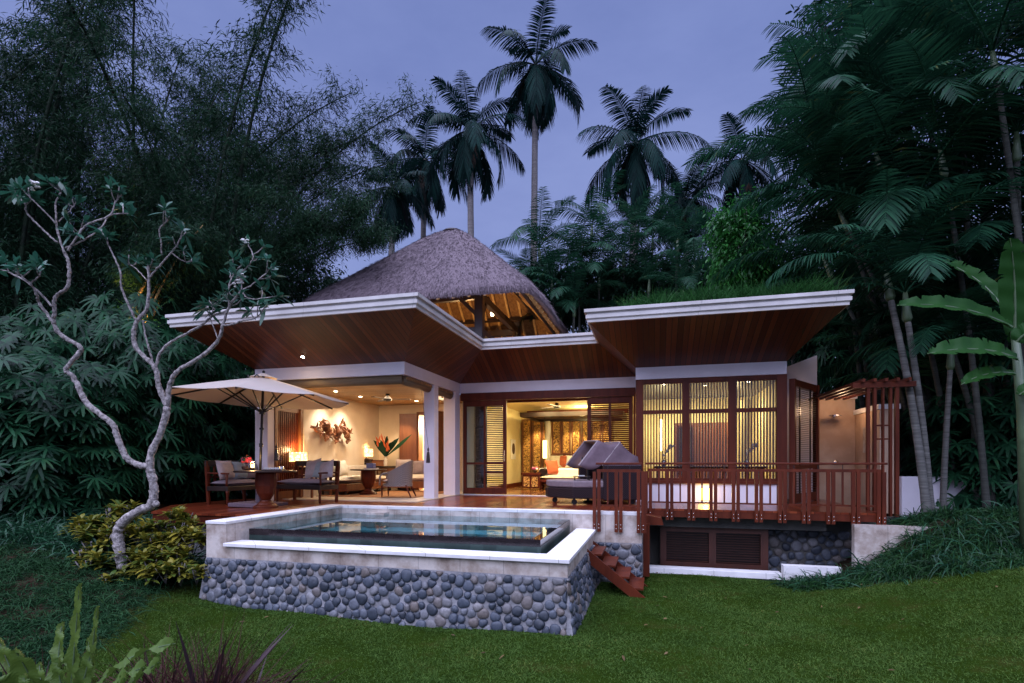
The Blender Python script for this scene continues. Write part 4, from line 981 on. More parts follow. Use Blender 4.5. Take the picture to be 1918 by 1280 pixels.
MB().tube([(0,0,1.62),(0,0,1.66)],.045,10).tube([(0,0,1.95),(0,0,2.06)],.055,12).tube([(0,0,1.25),(0,0,1.33)],.04,10).build('hub',M['black'],pr)
MB().lathe([(0,TIPZ+.15),(.03,TIPZ+.12),(.02,TIPZ+.05)],n=10).build('finial',M['black'],pr)
for k in range(8):
    a = k*math.pi/4+.3; o = MB().bar(can(.08,a)-Vector((0,0,.03)),can(.99,a)-Vector((0,0,.02)),.022,.03).build('rib',M['black'],pr)
    MB().bar((math.cos(a)*.05,math.sin(a)*.05,2.0),can(.52,a)-Vector((0,0,.035)),.02,.024).build('strut',M['black'],o)
MB().box(-.42,.42,-.42,.42,0,.08).lathe([(.06,.08),(.05,.3),(.03,.32)],n=12).build('base',M['hood_fabric'],pr,bevel=.01)
q = W(485,948,11.25); place(pr,(q.x,q.y,0),.15,1,R(-1),R(1.5))
# ------------------------------------------------------------------ daybed with a folding hood
db = root('daybed','dark wicker daybed with mauve mattress and folding hood on castors','daybed')
oct_ = [(-1.0,.1),(-.55,-.55),(.95,-.55),(.95,.95),(-.65,.95),(-1.0,.5)]
MB().prism(oct_,.13,.36).build('base',M['wicker_dark'],db,bevel=.02)
MB().prism([(x*.985,y*.985) for x,y in oct_],.37,.52).build('mattress',M['cushion'],db,bevel=.03)
w_=[(.15,-.56),(.97,-.56),(.97,.97),(.15,.97)]
MB().prism([(.12,-.57),(.98,-.57),(.98,-.47),(.12,-.47)],.1,.86).prism([(.88,-.47),(.98,-.47),(.98,.97),(.88,.97)],.1,.86).prism([(.1,.87),(.88,.87),(.88,.97),(.1,.97)],.1,.86).build('side_shell',M['wicker_dark'],db,bevel=.015)
MB().box(-.12,.12,.72,.93,.52,.80).build('shelf_box',M['wicker_dark'],db,bevel=.01)
for x,y in ((-.82,.22),(-.5,-.42),(.8,-.42),(.8,.8)):
    MB().tube([(x,y-.02,.06),(x,y+.02,.06)],.06,14).tube([(x,y,.06),(x,y,.14)],.02,8).build('castor',M['black'],db)
# hood: fabric over three hoops
hp = []
for k,(top,dx) in enumerate(((1.42,-.02),(1.30,.42),(.98,.80))):
    hp.append([Vector((.40,-.52,.84)),Vector((.40+dx*.62,-.46,.84+(top-.84)*.9)),Vector((.40+dx*.66,.86,.84+(top-.84)*.9)),Vector((.40,.92,.84))])
hp[0][1]=Vector((.02,-.45,1.40));hp[0][2]=Vector((.02,.85,1.44)); hp[0][0]=Vector((-.42,-.52,.86)); hp[0][3]=Vector((-.42,.92,.86))
hp[1][1]=Vector((.52,-.45,1.37));hp[1][2]=Vector((.52,.85,1.41)); hp[1][0]=Vector((.1,-.53,.86)); hp[1][3]=Vector((.1,.93,.86))
hp[2][1]=Vector((.93,-.45,1.06));hp[2][2]=Vector((.93,.85,1.08)); hp[2][0]=Vector((.6,-.53,.86)); hp[2][3]=Vector((.6,.93,.86))
last=[Vector((.98,-.5,.86)),Vector((.98,-.45,.88)),Vector((.98,.85,.88)),Vector((.98,.93,.86))]
def subd(h): 
    out=[]
    for i in range(3):
        for j in range(6): out.append(h[i].lerp(h[i+1],j/6))
    return out+[h[3]]
rows=[subd(h) for h in hp]+[subd(last)]; vs=[];fs=[]
for i in range(len(rows)-1):
    for s in range(5 if i<len(rows)-2 else 6):
        t=s/5
        for a,b in zip(rows[i],rows[i+1]):
            p=a.lerp(b,t); j_=len(vs); p.z-=.085*math.sin(math.pi*t)+.012*math.sin(j_*1.7+i)+random.uniform(-.005,.005); p.x+=.012*math.sin(j_*2.3+t*4); vs.append(p)
nn_=len(rows[0]); nr_=len(vs)//nn_
fs=[(i*nn_+j,i*nn_+j+1,(i+1)*nn_+j+1,(i+1)*nn_+j) for i in range(nr_-1) for j in range(nn_-1)]
o=MB().add(vs,fs).build('hood',M['hood_fabric'],db,smooth=True); md=o.modifiers.new('solid','SOLIDIFY'); md.thickness=.01
for h in hp[:2]: MB().tube(h,.016,8).build('hoop',M['cushion_light'],o)
place(db,(-1.38,12.2,0),R(20))
sgrp=None
r = root('serving_tray','small footed serving tray on the daybed mattress','tray'); MB().box(-.19,.19,-.12,.12,.075,.095).build('tray',M['timber_dark'],r,bevel=.004)
for x in (-.16,.16):
    for y in (-.09,.09): MB().bar((x,y,0),(x,y,.075),.02).build('foot',M['timber_dark'],r)
MB().box(-.08,.06,-.05,.05,.096,.115).build('napkin',M['white_linen'],r); place(r,W(1090,905,11.9)+Vector((0,0,0)),.2); r.location.z=.522
r = root('candle_lantern','clear glass hurricane lantern on the daybed shelf','lantern'); MB().tube([(0,0,0),(0,0,.24)],.07,14,cap=False).build('glass',M['glass'],r); MB().tube([(0,0,.0),(0,0,.1)],.03,10).build('candle',M['flame'],r); MB().tube([(0,0,-.01),(0,0,.005)],.075,14).build('foot',M['timber_dark'],r)
place(r,(-1.66,12.97,.81)); 
r = root('side_table','tall slim dark drinks table behind the daybed','table'); MB().lathe([(.12,0),(.11,.02),(.03,.05),(.02,.4),(.03,.88),(.17,.90),(.17,.92),(0,.92)],n=20).build('stand',M['black'],r); q=W(1101,925,12.4); place(r,(q.x,q.y,0)); tp=q
flowers('small red flower arrangement on the slim drinks table',(tp.x,tp.y,.92),.085,1,[(M['fl_red'],14),(M['fl_pk'],8)],.05,.09)
# ------------------------------------------------------------------ pavilion interior
tag(MB().prism([(-8.7,12.3),(-5.9,12.3),(-5.9,15.3),(-8.7,15.3)],.018,.03).build('rug',mk('tan woven rug',(.36,.17,.075),(.27,.12,.05),14,.95,.3,space='world'),None,(-7.3,13.8,.018)),'tan woven rug under the lounge sofa and table','rug')
q = WZ(690,926,.03)
ped_table(.50,'smaller round pedestal table on the lounge rug before the sofa',(q.x,q.y,.03),h=.70)
tt = Vector((q.x,q.y,.73))
r = root('book','large white book lying on the lounge table','book'); MB().box(-.17,.17,-.12,.12,0,.03).build('pages',M['white_linen'],r); MB().box(-.175,.175,-.125,.125,.03,.037).build('cover',M['cushion_light'],r); place(r,tt+Vector((.15,-.1,0)),.2)
tag(MB().box(-.11,.11,-.07,.07,0,.13).build('tissue_box',mk('blue lacquer',(.08,.12,.34),(.06,.09,.27),4,.3,0),None,(0,0,0),bevel=.01),'small blue box on the white book','box').location = tt+Vector((.13,-.08,.037))
def sofa(L,D,loc,rz,label,mat):
    r = root('sofa',label,'sofa'); MB().box(0,L,0,D,.10,.30).build('base',M['timber_warm'],r,bevel=.01)
    MB().pillow((L/2,D/2-.05,.40),L-.02,D-.1,.22,Matrix.Identity(3),10).build('seat_cushion',mat,r,smooth=True)
    MB().box(0,L,D-.12,D,.3,.80).build('backrest',mat,r,bevel=.04)
    for x in (.06,L-.06):
        for y in (.06,D-.06): MB().bar((x,y,0),(x,y,.1),.05).build('leg',M['timber_dark'],r)
    return place(r,loc,rz)
sofa(2.6,.85,(-8.05,12.75,.03),R(90),'long cream sofa along the lounge wall below the driftwood carving',M['cushion_cream'])
sofa(1.6,.8,(-8.1,15.0-.0,.03),R(0),'short cream sofa facing the pool at the back of the lounge',M['cushion_cream'])
g2='scatter pillows on the lounge sofas'
put(pillow(0,.5,.46,.17,frame((0,1,0),(-.3,0,1)),M['cushion_cream'],'plain cream pillow on the long sofa under the driftwood',g2),(-8.62,13.4,.76))
put(pillow(0,.5,.5,.18,frame((1,.1,0),(0,.3,1)),M['cushion_light'],'pale grey pillow in the corner of the short sofa',g2),(-7.75,15.45,.78))
put(pillow(0,.46,.46,.17,frame((1,-.1,.1),(0,.3,1)),M['cushion'],'mauve pillow on the short sofa behind the blue box',g2),(-7.2,15.48,.76))
# wicker armchair
ac = root('armchair','grey woven wicker armchair with curved back facing the lounge table','armchair')
vs=[];fs=[];NA=22
for i in range(NA+1):
    a=R(-118)+R(236)*i/NA; rr=.36; top=.62+.30*max(0,math.cos(a*.72))**1.5
    for z in np.linspace(.30,top,8):
        f=1+.10*(z-.3); vs.append((math.cos(a)*rr*f,math.sin(a)*rr*f*.95,z))
fs=[(i*8+j,(i+1)*8+j,(i+1)*8+j+1,i*8+j+1) for i in range(NA) for j in range(7)]
o=MB().add(vs,fs).build('backrest',M['wicker'],ac); md=o.modifiers.new('solid','SOLIDIFY'); md.thickness=.035
MB().lathe([(0,.27),(.37,.27),(.37,.34),(0,.36)],n=24).build('seat',M['wicker'],ac)
MB().pillow((-.03,0,.41),.58,.58,.13,Matrix.Identity(3)).build('seat_cushion',M['cushion_light'],ac,smooth=True)
for y in (-.3,.3): MB().tube([(-.16,y*.95,.60),(-.30,y,.585),(-.36,y,.52),(-.37,y,.30)],.025,8).build('armrest',M['wicker'],ac,smooth=True)
for x,y in ((-.32,-.28),(-.32,.28)): MB().tube([(x,y,0),(x,y,.3)],[.016,.026],8).build('leg',M['timber'],ac)
for x,y in ((.26,-.24),(.26,.24)): MB().tube([(x+.14,y*1.1,0),(x,y,.3)],[.016,.026],8).build('leg',M['timber'],ac)
q=WZ(745,931,.03); place(ac,(q.x,q.y,.03),R(12),1.03)
put(pillow(0,.36,.34,.14,frame((0,1,0),(.28,0,1)),M['white_linen'],'white pillow leaning in the wicker armchair'),(q.x+.14,q.y,.66))
# consoles and lamps
def console(label,loc,L,rz):
    r=root('console_table',label,'table'); MB().box(0,L,-.2,.2,.72,.78).build('table_top',M['timber_dark'],r,bevel=.005)
    for x in (.05,L-.05):
        for y in (-.16,.16): MB().bar((x,y,0),(x,y,.72),.05).build('leg',M['timber_warm'],r)
    MB().box(.05,L-.05,-.17,.17,.6,.72).build('apron',M['timber_warm'],r); return place(r,loc,rz)
console('dark console table against the lounge back wall holding the flowers',(-8.75,15.72,.016),1.25,0)
console('dark console table under the glowing lamp beside the louvre door',(-8.62,11.75,.016),.9,R(90))
def tlamp(label,loc,w,h,b):
    r=root('table_lamp',label,'lamp'); MB().box(-w/2,w/2,-w/3.2,w/3.2,b,b+h).build('lamp_shade',M['leaf_glow'],r,bevel=.004)
    MB().lathe([(.09,0),(.09,.02),(.03,.05),(.06,b*.5),(.02,b*.9),(.02,b)],n=16).build('base',M['timber_dark'],r); place(r,loc)
    lamp('POINT', (loc[0],loc[1],loc[2]+b+h+.06), 25.74,(1,.62,.28),.06); return r
lampmat = M['leaf_glow']; nt=lampmat.node_tree; vn=nt.nodes.new('ShaderNodeTexVoronoi'); vn.inputs['Scale'].default_value=16; rr_=ramp(nt.nodes,[(.2,(1,.78,.42)),(.6,(.75,.38,.10))]); nt.links.new(coords(nt,'world'),vn.inputs['Vector']); nt.links.new(vn.outputs['Distance'],rr_.inputs['Fac']); nt.links.new(rr_.outputs['Color'],nt.nodes['Principled BSDF'].inputs['Emission Color'])
q=W(556,865,13.6); tlamp('glowing patterned lamp beside the louvre door',(q.x,q.y,.80),.42,.24,.14)
q=W(685,868,17.0); tlamp('glowing patterned lamp on stacked baskets near the flowers',(q.x,q.y,1.02),.38,.24,.08)
r=root('basket_stack','stack of dark woven baskets under the lamp','baskets')
for i in range(4): MB().box(-.19,.19,-.13,.13,i*.056,i*.056+.05).build('basket',M['wicker_dark'],r,bevel=.01)
place(r,(q.x,q.y,.796))
r=root('wooden_box','carved brown box on the console beside the flower vase','box'); MB().box(-.2,.2,-.14,.14,0,.16).build('body',M['timber_warm'],r,bevel=.006); MB().box(-.21,.21,-.15,.15,.16,.19).build('lid',M['timber'],r,bevel=.006); q=W(711,868,17.0); place(r,(q.x,q.y,.797))
# heliconia vase
vz=root('flower_vase','tall arrangement of red heliconia and dark leaves in a pale vase','flowers')
MB().lathe([(.06,0),(.07,.05),(.06,.2),(.05,.26),(.07,.30)],n=16).build('vase',M['cushion_cream'],vz)
Ps=[];Ds=[]
for i in range(16):
    a=random.uniform(0,6.28); Ps.append((0,0,.28)); Ds.append((math.cos(a)*.55,math.sin(a)*.25,1))
V_,Q_=strips(np.array(Ps),np.array(Ds),(0,-1,0.1),rng.uniform(.6,1.0,16),rng.uniform(.12,.18,16),(.1,.6,1,.8,.05),.25)
V2,Q2=strips(np.array([(0,0,.28)]),np.array([(.95,0,.75)]),(0,-1,.1),1.15,.12,(.1,.5,1,.8,.1),.0)
NP().add(V_,Q_).add(V2,Q2).build('leaves',M['broad'],vz)
Ps=[];Ds=[]
for i in range(11): Ps.append((random.uniform(-.22,.22),-.1,random.uniform(.45,.8))); Ds.append((random.uniform(-.5,.5),-.3,1))
V_,Q_=strips(np.array(Ps),np.array(Ds),(0,-1,0),.26,.07,(.3,1,.6,.1)); NP().add(V_,Q_).build('blossom',M['fl_or'],vz)
q=W(722,868,16.9); place(vz,(q.x,q.y,.797))
# driftwood carving on the wall
dw=root('driftwood_carving','gnarled driftwood carving spotlit on the lounge wall','sculpture')
def wpt(px,py,off=0): p=WX(px,py,-8.87+off); return p
for pts,rad in (([(583,800),(592,806),(603,812)],[.03,.05,.03]),([(600,796),(611,795),(616,812),(610,826)],[.05,.11,.10,.03]),([(616,816),(626,812),(634,816)],[.03,.04,.03]),
   ([(629,797),(634,806),(631,822),(628,832)],[.04,.09,.07,.02]),([(638,793),(640,806),(636,815)],[.02,.06,.03]),([(644,796),(648,812),(653,824),(650,831)],[.03,.09,.06,.02]),([(650,812),(657,812)],[.03,.015])):
    m=MB(); pp=[wpt(x,y,.16+.06*math.sin(i*2.1)) for i,(x,y) in enumerate(pts)]
    fine=[];fr=[]
    for i in range(len(pp)-1):
        for j in range(5): fine.append(pp[i].lerp(pp[i+1],j/5)+Vector((random.uniform(-.03,.03),random.uniform(-.04,.04),random.uniform(-.03,.03)))); fr.append((rad[i]+(rad[i+1]-rad[i])*j/5)*random.uniform(.7,1.25))
    fine.append(pp[-1]);fr.append(rad[-1]); m.tube(fine,fr,9)
    for j in range(9):
        b_=random.choice(fine); d_=Vector((random.uniform(-.02,.10),random.uniform(-.2,.2),random.uniform(-.16,.2))); m.tube([b_,b_+d_*.6+Vector((.02,0,.02)),b_+d_],[.035,.022,.006],6)
    m.build('branch',M['timber_warm'],dw,smooth=False)
lamp('SPOT', (-8.2,12.75,2.72), 95,(1,.90,.76),.05,(-8.9,12.85,1.45),84,1.0); lamp('SPOT', (-8.2,13.75,2.72), 95,(1,.90,.76),.05,(-8.9,13.8,1.45),84,1.0)
lamp('SPOT', (-7.6,15.1,2.74), 105.3,(1,.74,.46),.03,(-7.9,15.7,.9),70)
lamp('AREA', (-7.2,13.6,2.76), 62,(1,.72,.45),1.6,(-7.2,13.6,0))
lamp('POINT', (-7.0,17.2,2.2), 245.7,(1,.78,.48),.2)
def fan(label,px,py,zd,ceil,rad):
    p=W(px,py,zd); r=root('ceiling_fan',label,'fan',p); 
    MB().tube([(p.x,p.y,ceil),(p.x,p.y,p.z+.05)],.015,8).lathe([(.05,ceil-p.z),(.06,ceil-p.z-.04)],p,12).build('rod',M['black'],r)
    MB().lathe([(0,-.06),(.10,-.05),(.12,.0),(.07,.06),(.02,.09)],p,16).build('motor',M['black'],r)
    for k in range(3):
        a=.35+k*2.094; d=Vector((math.cos(a),math.sin(a),0)); MB().bar(p+d*.1,p+d*rad,.12,.012).build('blade',M['timber_dark'],r)
fan('black ceiling fan in the lounge pavilion',726,748,14.6,2.8,.62)
fan('black ceiling fan above the canopy bed',1043,762,17.0,2.82,.75)
def tassel(label,p0,p1):
    r=root('tassel',label,'tassel',p1); MB().tube([p0,p1],.005,5).build('cord',M['black'],r); p=p1
    MB().lathe([(.004,0),(.02,-.03),(.028,-.07),(.012,-.10),(.03,-.13),(.042,-.22),(.05,-.38),(.0,-.39)],p,12).build('fringe',M['timber_dark'],r)
tassel('dark cord tassel hanging on the white column by the doors',Vector((-5.66,12.30,2.8)),W(802,838,12.95))
tassel('dark cord tassel hanging on the wall beside the louvre door',Vector((-8.86,10.97,1.75)),Vector((-8.86,10.97,1.35)))
# ------------------------------------------------------------------ bedroom
def cpanel(x0,x1,z0,z1,y,label):
    r=root('carved_screen',label,'screen',((x0+x1)/2,y,z0))
    MB().box(x0,x0+.05,y,y+.06,z0,z1).box(x1-.05,x1,y,y+.06,z0,z1).box(x0+.05,x1-.05,y,y+.06,z0,z0+.05).box(x0+.05,x1-.05,y,y+.06,z1-.05,z1).build('frame',M['timber_warm'],r)
    MB().box(x0+.05,x1-.05,y+.02,y+.05,z0+.05,z1-.05).build('panel',M['carved'],r)
yb=19.7
def bx_(px,py=850): return WY(px,py,yb).x
names_=['first tall gilded screen from the bedroom side wall','second tall gilded screen, just before the white curtain']
ed=[977,996,1015]
for i in range(2): cpanel(bx_(ed[i])+.02,bx_(ed[i+1])-.02,.05,2.55,yb,names_[i])
cpanel(bx_(1016),bx_(1026),.05,2.55,yb,'narrow gilded screen behind the hanging lamp')
for i,(a,b) in enumerate(((1033,1051),(1052,1069),(1070,1088),(1089,1107),(1108,1126),(1127,1146))):
    cpanel(bx_(a)+.01,bx_(b)-.01,1.22,2.55,yb,['gilded carved panel over the headboard, next to the curtain','second gilded carved panel over the headboard','third gilded carved panel over the headboard','fourth gilded carved panel over the headboard','gilded carved panel behind the louvred door leaf','gilded carved panel at the far end of the headboard'][i])
bl=bx_(1033); bed=root('bed','wide bed with white linen, timber headboard and floating canopy frame','bed',(bl+1.2,18.6,.012))
MB().box(bl,bl+2.6,19.5,19.66,.2,1.2).build('headboard',M['timber'],bed)
MB().box(bl+.05,bl+2.4,17.3,19.48,.2,.34).build('bed_frame',M['timber'],bed)
MB().box(bl+.02,bl+2.42,17.27,19.46,.34,.72).build('mattress',M['white_linen'],bed,bevel=.06)
cz=W(990,772,18.6).z; cx0=bx_(1000)
MB().box(bl-.55,bl+2.8,17.05,17.2,2.42,2.56).box(bl-.55,bl+2.8,19.4,19.55,2.42,2.56).box(bl-.55,bl-.4,17.2,19.4,2.42,2.56).box(bl+2.65,bl+2.8,17.2,19.4,2.42,2.56).box(bl-.4,bl+2.65,17.2,19.4,2.50,2.52).build('canopy',M['timber_dark'],bed)
for x,y in ((bl-.05,17.15),(bl+2.5,17.15)): pass
MB().tube([(bl-.02,19.3,.3),(bl-.02,19.3,2.42)],.04,8).build('post',M['timber'],bed)
m=MB(); p0=Vector((bl-.05,19.2,2.4)); pts=[];rad=[]
for i in range(12): z=2.42-i*.175; pts.append((p0.x+.02*math.sin(i),p0.y,z)); rad.append(.10 if i<8 else .10-.045*math.sin((i-8)/3*math.pi)+.0)
m.tube(pts,rad,10).build('curtain',M['white_linen'],bed,smooth=True)
g3='pillows against the bed headboard'
for px_,mat_,lab in ((1041,M['cushion_cream'],'cream pillow beside the curtain on the bed'),(1053,M['orange_fabric'],'terracotta pillow near the curtain end of the bed'),(1072,M['white_linen'],'white pillow between the terracotta ones on the bed'),(1088,M['orange_fabric'],'terracotta pillow partly hidden by the daybed hood')):
    x=WY(px_,865,18.9).x; put(pillow(0,.5,.46,.18,frame((1,0,0),(0,.3,1)),mat_,lab,g3),(x,18.95-.02*px_%.05,.95))
pl=root('hanging_lamp','tall glowing cylinder lamp hanging beside the bed','lamp',W(1020.5,842,18.9)); p=W(1020.5,842,18.9)
MB().tube([p+Vector((0,0,-.32)),p+Vector((0,0,.32))],.075,14).build('lamp_shade',emit('pale bedroom lamp shade',(1,.82,.36),2.2),pl); MB().tube([p+Vector((0,0,.32)),p+Vector((0,0,1.2))],.01,6).build('cord',M['black'],pl)
# settee at the bed foot
se=root('settee','low settee with carved legs at the foot of the bed','settee'); L=1.7
MB().box(0,L,0,.6,.26,.34).build('seat_frame',M['timber'],se,bevel=.01); MB().pillow((L/2,.3,.41),L-.02,.6,.17,Matrix.Identity(3)).build('seat_cushion',M['cushion_cream'],se,smooth=True)
for x in (.08,L-.08):
    for y in (.08,.52): MB().tube([(x,y,0),(x+.03,y,.1),(x-.02,y,.2),(x,y,.27)],[.045,.03,.05,.04],8).build('leg',M['timber'],se)
MB().tube([(.02,.05,.55),(.02,.58,.55)],.05,10).box(-.01,.05,.05,.58,.34,.55).build('armrest',M['timber'],se)
q=WZ(1007,918,.02); q=Vector((q.x,max(q.y,15.9),.012)); place(se,q,R(3))
tag(MB().tube([(0,-.25,0),(0,.25,0)],[.11,.11],14).build('bolster',M['wicker_dark'],None,(0,0,0)),'dark round bolster at the end of the settee','bolster').location=q+Vector((.14,.3,.60))
put(pillow(0,.5,.5,.18,frame((.5,.5,0),(-.3,.3,1)),M['orange_fabric'],'terracotta pillow propped on the settee beside the bolster'),q+Vector((.42,.38,.74)))
r=root('bedside_table','carved bedside table with gilded front by the side wall','table'); MB().box(0,.62,0,.45,.5,.56).build('table_top',M['timber'],r); MB().box(.03,.59,.03,.42,.08,.5).build('body',M['timber'],r); MB().box(.08,.28,.012,.029,.12,.44).box(.34,.54,.012,.029,.12,.44).build('panel',M['carved'],r)
q=W(976,905,17.2); q.z=.012; q.x=max(q.x,-4.9); place(r,q); bt=q
flowers('magenta orchid bowl on the bedside table',(bt.x+.42,bt.y+.2,.572),.12,1,[(M['fl_pk'],20),(M['white_linen'],4)],.06,.12)
r=root('wall_picture','white framed picture of a dark oval on the bedroom side wall','picture'); p=WX(961.5,842,-4.93)
MB().box(-4.945,-4.925,p.y-.32,p.y+.32,p.z-.36,p.z+.36).build('frame',M['white_linen'],r); MB().tube([(-4.925,p.y,p.z+.02),(-4.918,p.y,p.z+.02)],.2,20).build('picture',M['broad'] if False else M['timber_dark'],r)
lamp('AREA', (-2.6,17.0,2.72), 330,(1,.74,.34),2.2,(-2.6,17.0,0)); lamp('POINT', (-2.4,18.3,2.66), 170,(1,.70,.26),.3)
for x in (-4.2,-2.9,-1.9): lamp('SPOT', (x,19.15,2.38), 56.16,(1,.66,.28),.05,(x,19.7,1.2),80)
lamp('SPOT', (-4.0,15.2,2.75), 105.3,(1,.7,.34),.05,(-4.0,15.2,0),110)
# ------------------------------------------------------------------ bathroom things seen through the slats
lamp('AREA', (1.2,15.0,2.72), 56.7,(1,.76,.40),1.6,(1.2,15.0,0)); lamp('POINT', (.2,15.6,1.9), 17.6,(1,.78,.45),.1); lamp('POINT', (2.2,15.2,2.2), 22,(1,.76,.42),.1)
lamp('POINT', (1.12,12.80,.22), 4.576,(1,.66,.22),.05)
r=root('vanity_table','dark vanity table under the bathroom window','table'); MB().box(.0,2.5,13.3,13.8,.78,.83).build('table_top',M['timber_dark'],r); MB().box(.05,.12,13.35,13.75,.2,.78).box(2.38,2.45,13.35,13.75,.2,.78).build('leg',M['timber_dark'],r)
def orchid(label,x,y,z):
    r=root('orchid',label,'orchid',(x,y,z)); MB().lathe([(.05,0),(.08,.06),(.07,.13)],(x,y,z),14).build('pot',M['chrome'],r)
    m=MB(); pts=[(x,y,z+.1),(x+.03,y,z+.3),(x+.10,y,z+.45),(x+.2,y,z+.48)]; m.tube(pts,.006,6).build('stem',M['shaft'],r)
    m=MB()
    for i in range(9): m.ell((x+.02+i*.024+random.uniform(-.03,.03),y+random.uniform(-.04,.04),z+.28+.22*min(1,i/5)+random.uniform(-.04,.04)),(.04,.025,.035),7,4,None,.2)
    m.build('blossom',M['petal'],r); m=NP(); m.add(*strips(np.array([(x,y,z+.12)]*6),rdir(6,.1,.6),(0,0,1),.2,.05,(.3,1,.8,.1),.3)); m.build('leaves',M['broad'],r)
orchid('white orchid on the vanity behind the first bathroom window bay',.22,13.55,.83); orchid('white orchid on the vanity behind the last bathroom window bay',2.1,13.55,.83)
tag(MB().box(.55,1.95,15.6,15.68,.2,2.02).build('timber_screen',M['timber_warm'],None,(1.2,15.6,.2)),'warm timber partition screen behind the bathroom vanity','screen')
r=root('wall_mirror','tall dark mirror panel on the bathroom timber screen','mirror'); MB().box(.62,1.05,15.56,15.599,.5,1.95).build('frame',M['timber'],r); MB().box(.66,1.01,15.545,15.56,.55,1.9).build('glass',M['glassy'],r)
tag(MB().tube([(.18,15.9,1.25),(.18,15.9,2.15)],.05,12).build('wall_lamp',emit('bathroom tube lamp',(1,.86,.52),5),None,(.18,15.9,1.25)),'tall slim tube lamp inside the bathroom','lamp')
tag(MB().tube([(2.25,14.6,.2),(2.25,14.6,2.5)],.13,12).build('bath_curtain',M['yellow'],None,(2.25,14.6,.2),smooth=True),'pale gathered curtain inside the bathroom','curtain')
# ------------------------------------------------------------------ plants
def inst(me, name, parent, loc=(0,0,0), rz=0, s=1, rx=0, ry=0):
    o = bpy.data.objects.new(name, me); COL.objects.link(o); o.parent = parent; o.location = loc; o.rotation_euler = (rx,ry,rz)
    o.scale = s if hasattr(s,'__len__') else (s,s,s); return o
def mesh_of(np_, name, mat, smooth=False):
    me = np_mesh(name, np.concatenate(np_.V), np.concatenate(np_.Q)); me.materials.append(mat)
    return me
def mb_mesh(mb, name, mat, smooth=True):
    me = bpy.data.meshes.new(name); me.from_pydata(mb.v, [], mb.f); me.update(); me.materials.append(mat)
    if smooth: me.polygons.foreach_set('use_smooth', [True]*len(me.polygons))
    return me
def frond(lv, base, az, el, L, bend, nl=34, ll=.55, lw=.045, hang=.35, vee=.25, pet=.14, rr=.02, side_roll=0.0):
    n = 12; p = Vector(base); pts = [p.copy()]; tang = []
    for i in range(n):
        s = (i+.5)/n; e = el - bend * s**1.25
        d = Vector((math.cos(az)*math.cos(e), math.sin(az)*math.cos(e), math.sin(e))); p = p + d*(L/n); pts.append(p.copy()); tang.append(d)
    m = MB(); m.tube(pts, [rr*(1-.85*i/n) for i in range(n+1)], 4, cap=False); lv.mb(m)
    sl = np.linspace(pet, .995, nl); P=[];D=[];U=[];LL=[]
    az2 = az + side_roll
    for s in sl:
        f = s*n; i = min(int(f), n-1); pos = pts[i].lerp(pts[i+1], f-i); t = tang[i]
        sd = t.cross(Vector((0,0,1)));
        if sd.length < .05: sd = Vector((-math.sin(az), math.cos(az), 0))
        sd.normalize(); up = sd.cross(t)
        q = (s-pet)/(1-pet); le = ll*(.30 + .70*math.sin(math.pi*min(1, q*.80+.15)))*random.uniform(.88,1.08)
        for sg in (-1, 1):
            dd = t*(.30+.75*q) + sd*sg + up*(vee + random.uniform(-.12,.12)) - Vector((0,0,hang*random.uniform(.4,1.2)))
            P.append(pos); D.append(dd); U.append(up); LL.append(le)
    lv.add(*strips(np.array(P), np.array(D), np.array(U), np.array(LL), lw, (.55,1,.85,.10), hang*.75))
# ---- coconut palms
def coco_crown(seed, nf=21, L=3.9):
    random.seed(seed); lv = NP()
    for i in range(nf):
        t = i/nf; el = R(82) - R(140)*t**.85 + random.uniform(-.12,.12); az = i*2.39996 + random.uniform(-.25,.25)
        frond(lv, (0,0,.0), az, el, L*random.uniform(.85,1.06)*(.82+.18*math.sin(math.pi*t)), R(58)+R(36)*t+random.uniform(-.2,.3), 48, .86, .062, .35+.9*t, .28-.3*t, .15, .04)
    m = MB()
    for k in range(7): a = k*.9; m.ell((math.cos(a)*.28, math.sin(a)*.28, -.28), (.14,.14,.18), 8, 5)
    for k in range(10):
        a = k*.63; m.bar((0,0,-.1),(math.cos(a)*.5,math.sin(a)*.5,-.9-random.random()*.5),.03,.01)
    lv.mb(m); d_ = NP()
    for i in range(2): frond(d_, (0,0,-.15), i*1.7+seed, R(-38)-.25*random.random(), L*.62, R(48), 22, .6, .04, .9, .0, .2, .03)
    return mesh_of(lv, 'crown', M['coco']), mesh_of(d_, 'dead_fronds', M['coco_dead'])
crowns = [coco_crown(s) for s in (3, 8, 21)]
def trunk_mesh(H, lean, r0, r1, curve=0, n=26, name='trunk', mat=None, flare=1.5, seg=10):
    m = MB(); pts=[];rad=[]
    for i in range(n+1):
        t = i/n; pts.append((lean[0]*(t+curve*math.sin(math.pi*t)), lean[1]*(t+curve*math.sin(math.pi*t)), H*t))
        rad.append((r0+(r1-r0)*t)*(1 + (flare-1)*max(0,1-t*9))*(1+.04*(i%2)))
    m.tube(pts, rad, seg); return mb_mesh(m, name, mat or M['bark_palm'])
cocos = [(1003,122,30,0,1.04,'tallest coconut palm standing clear against the sky over the thatch',.3),(880,244,29,1,.98,'coconut palm rising right behind the thatch peak',-.3),
 (795,300,34,2,1.0,'coconut palm half hidden behind another above the thatch',.5),(735,352,31,0,.86,'short coconut palm next to the bamboo grove',.3),
 (1190,268,28,1,1.02,'coconut palm above the gap between the two white roofs',.6),(1283,372,31,2,.86,'drooping coconut palm between two taller ones over the grass roof',-.5),(1390,300,30,0,.92,'coconut palm behind the round leafy tree',.4)]
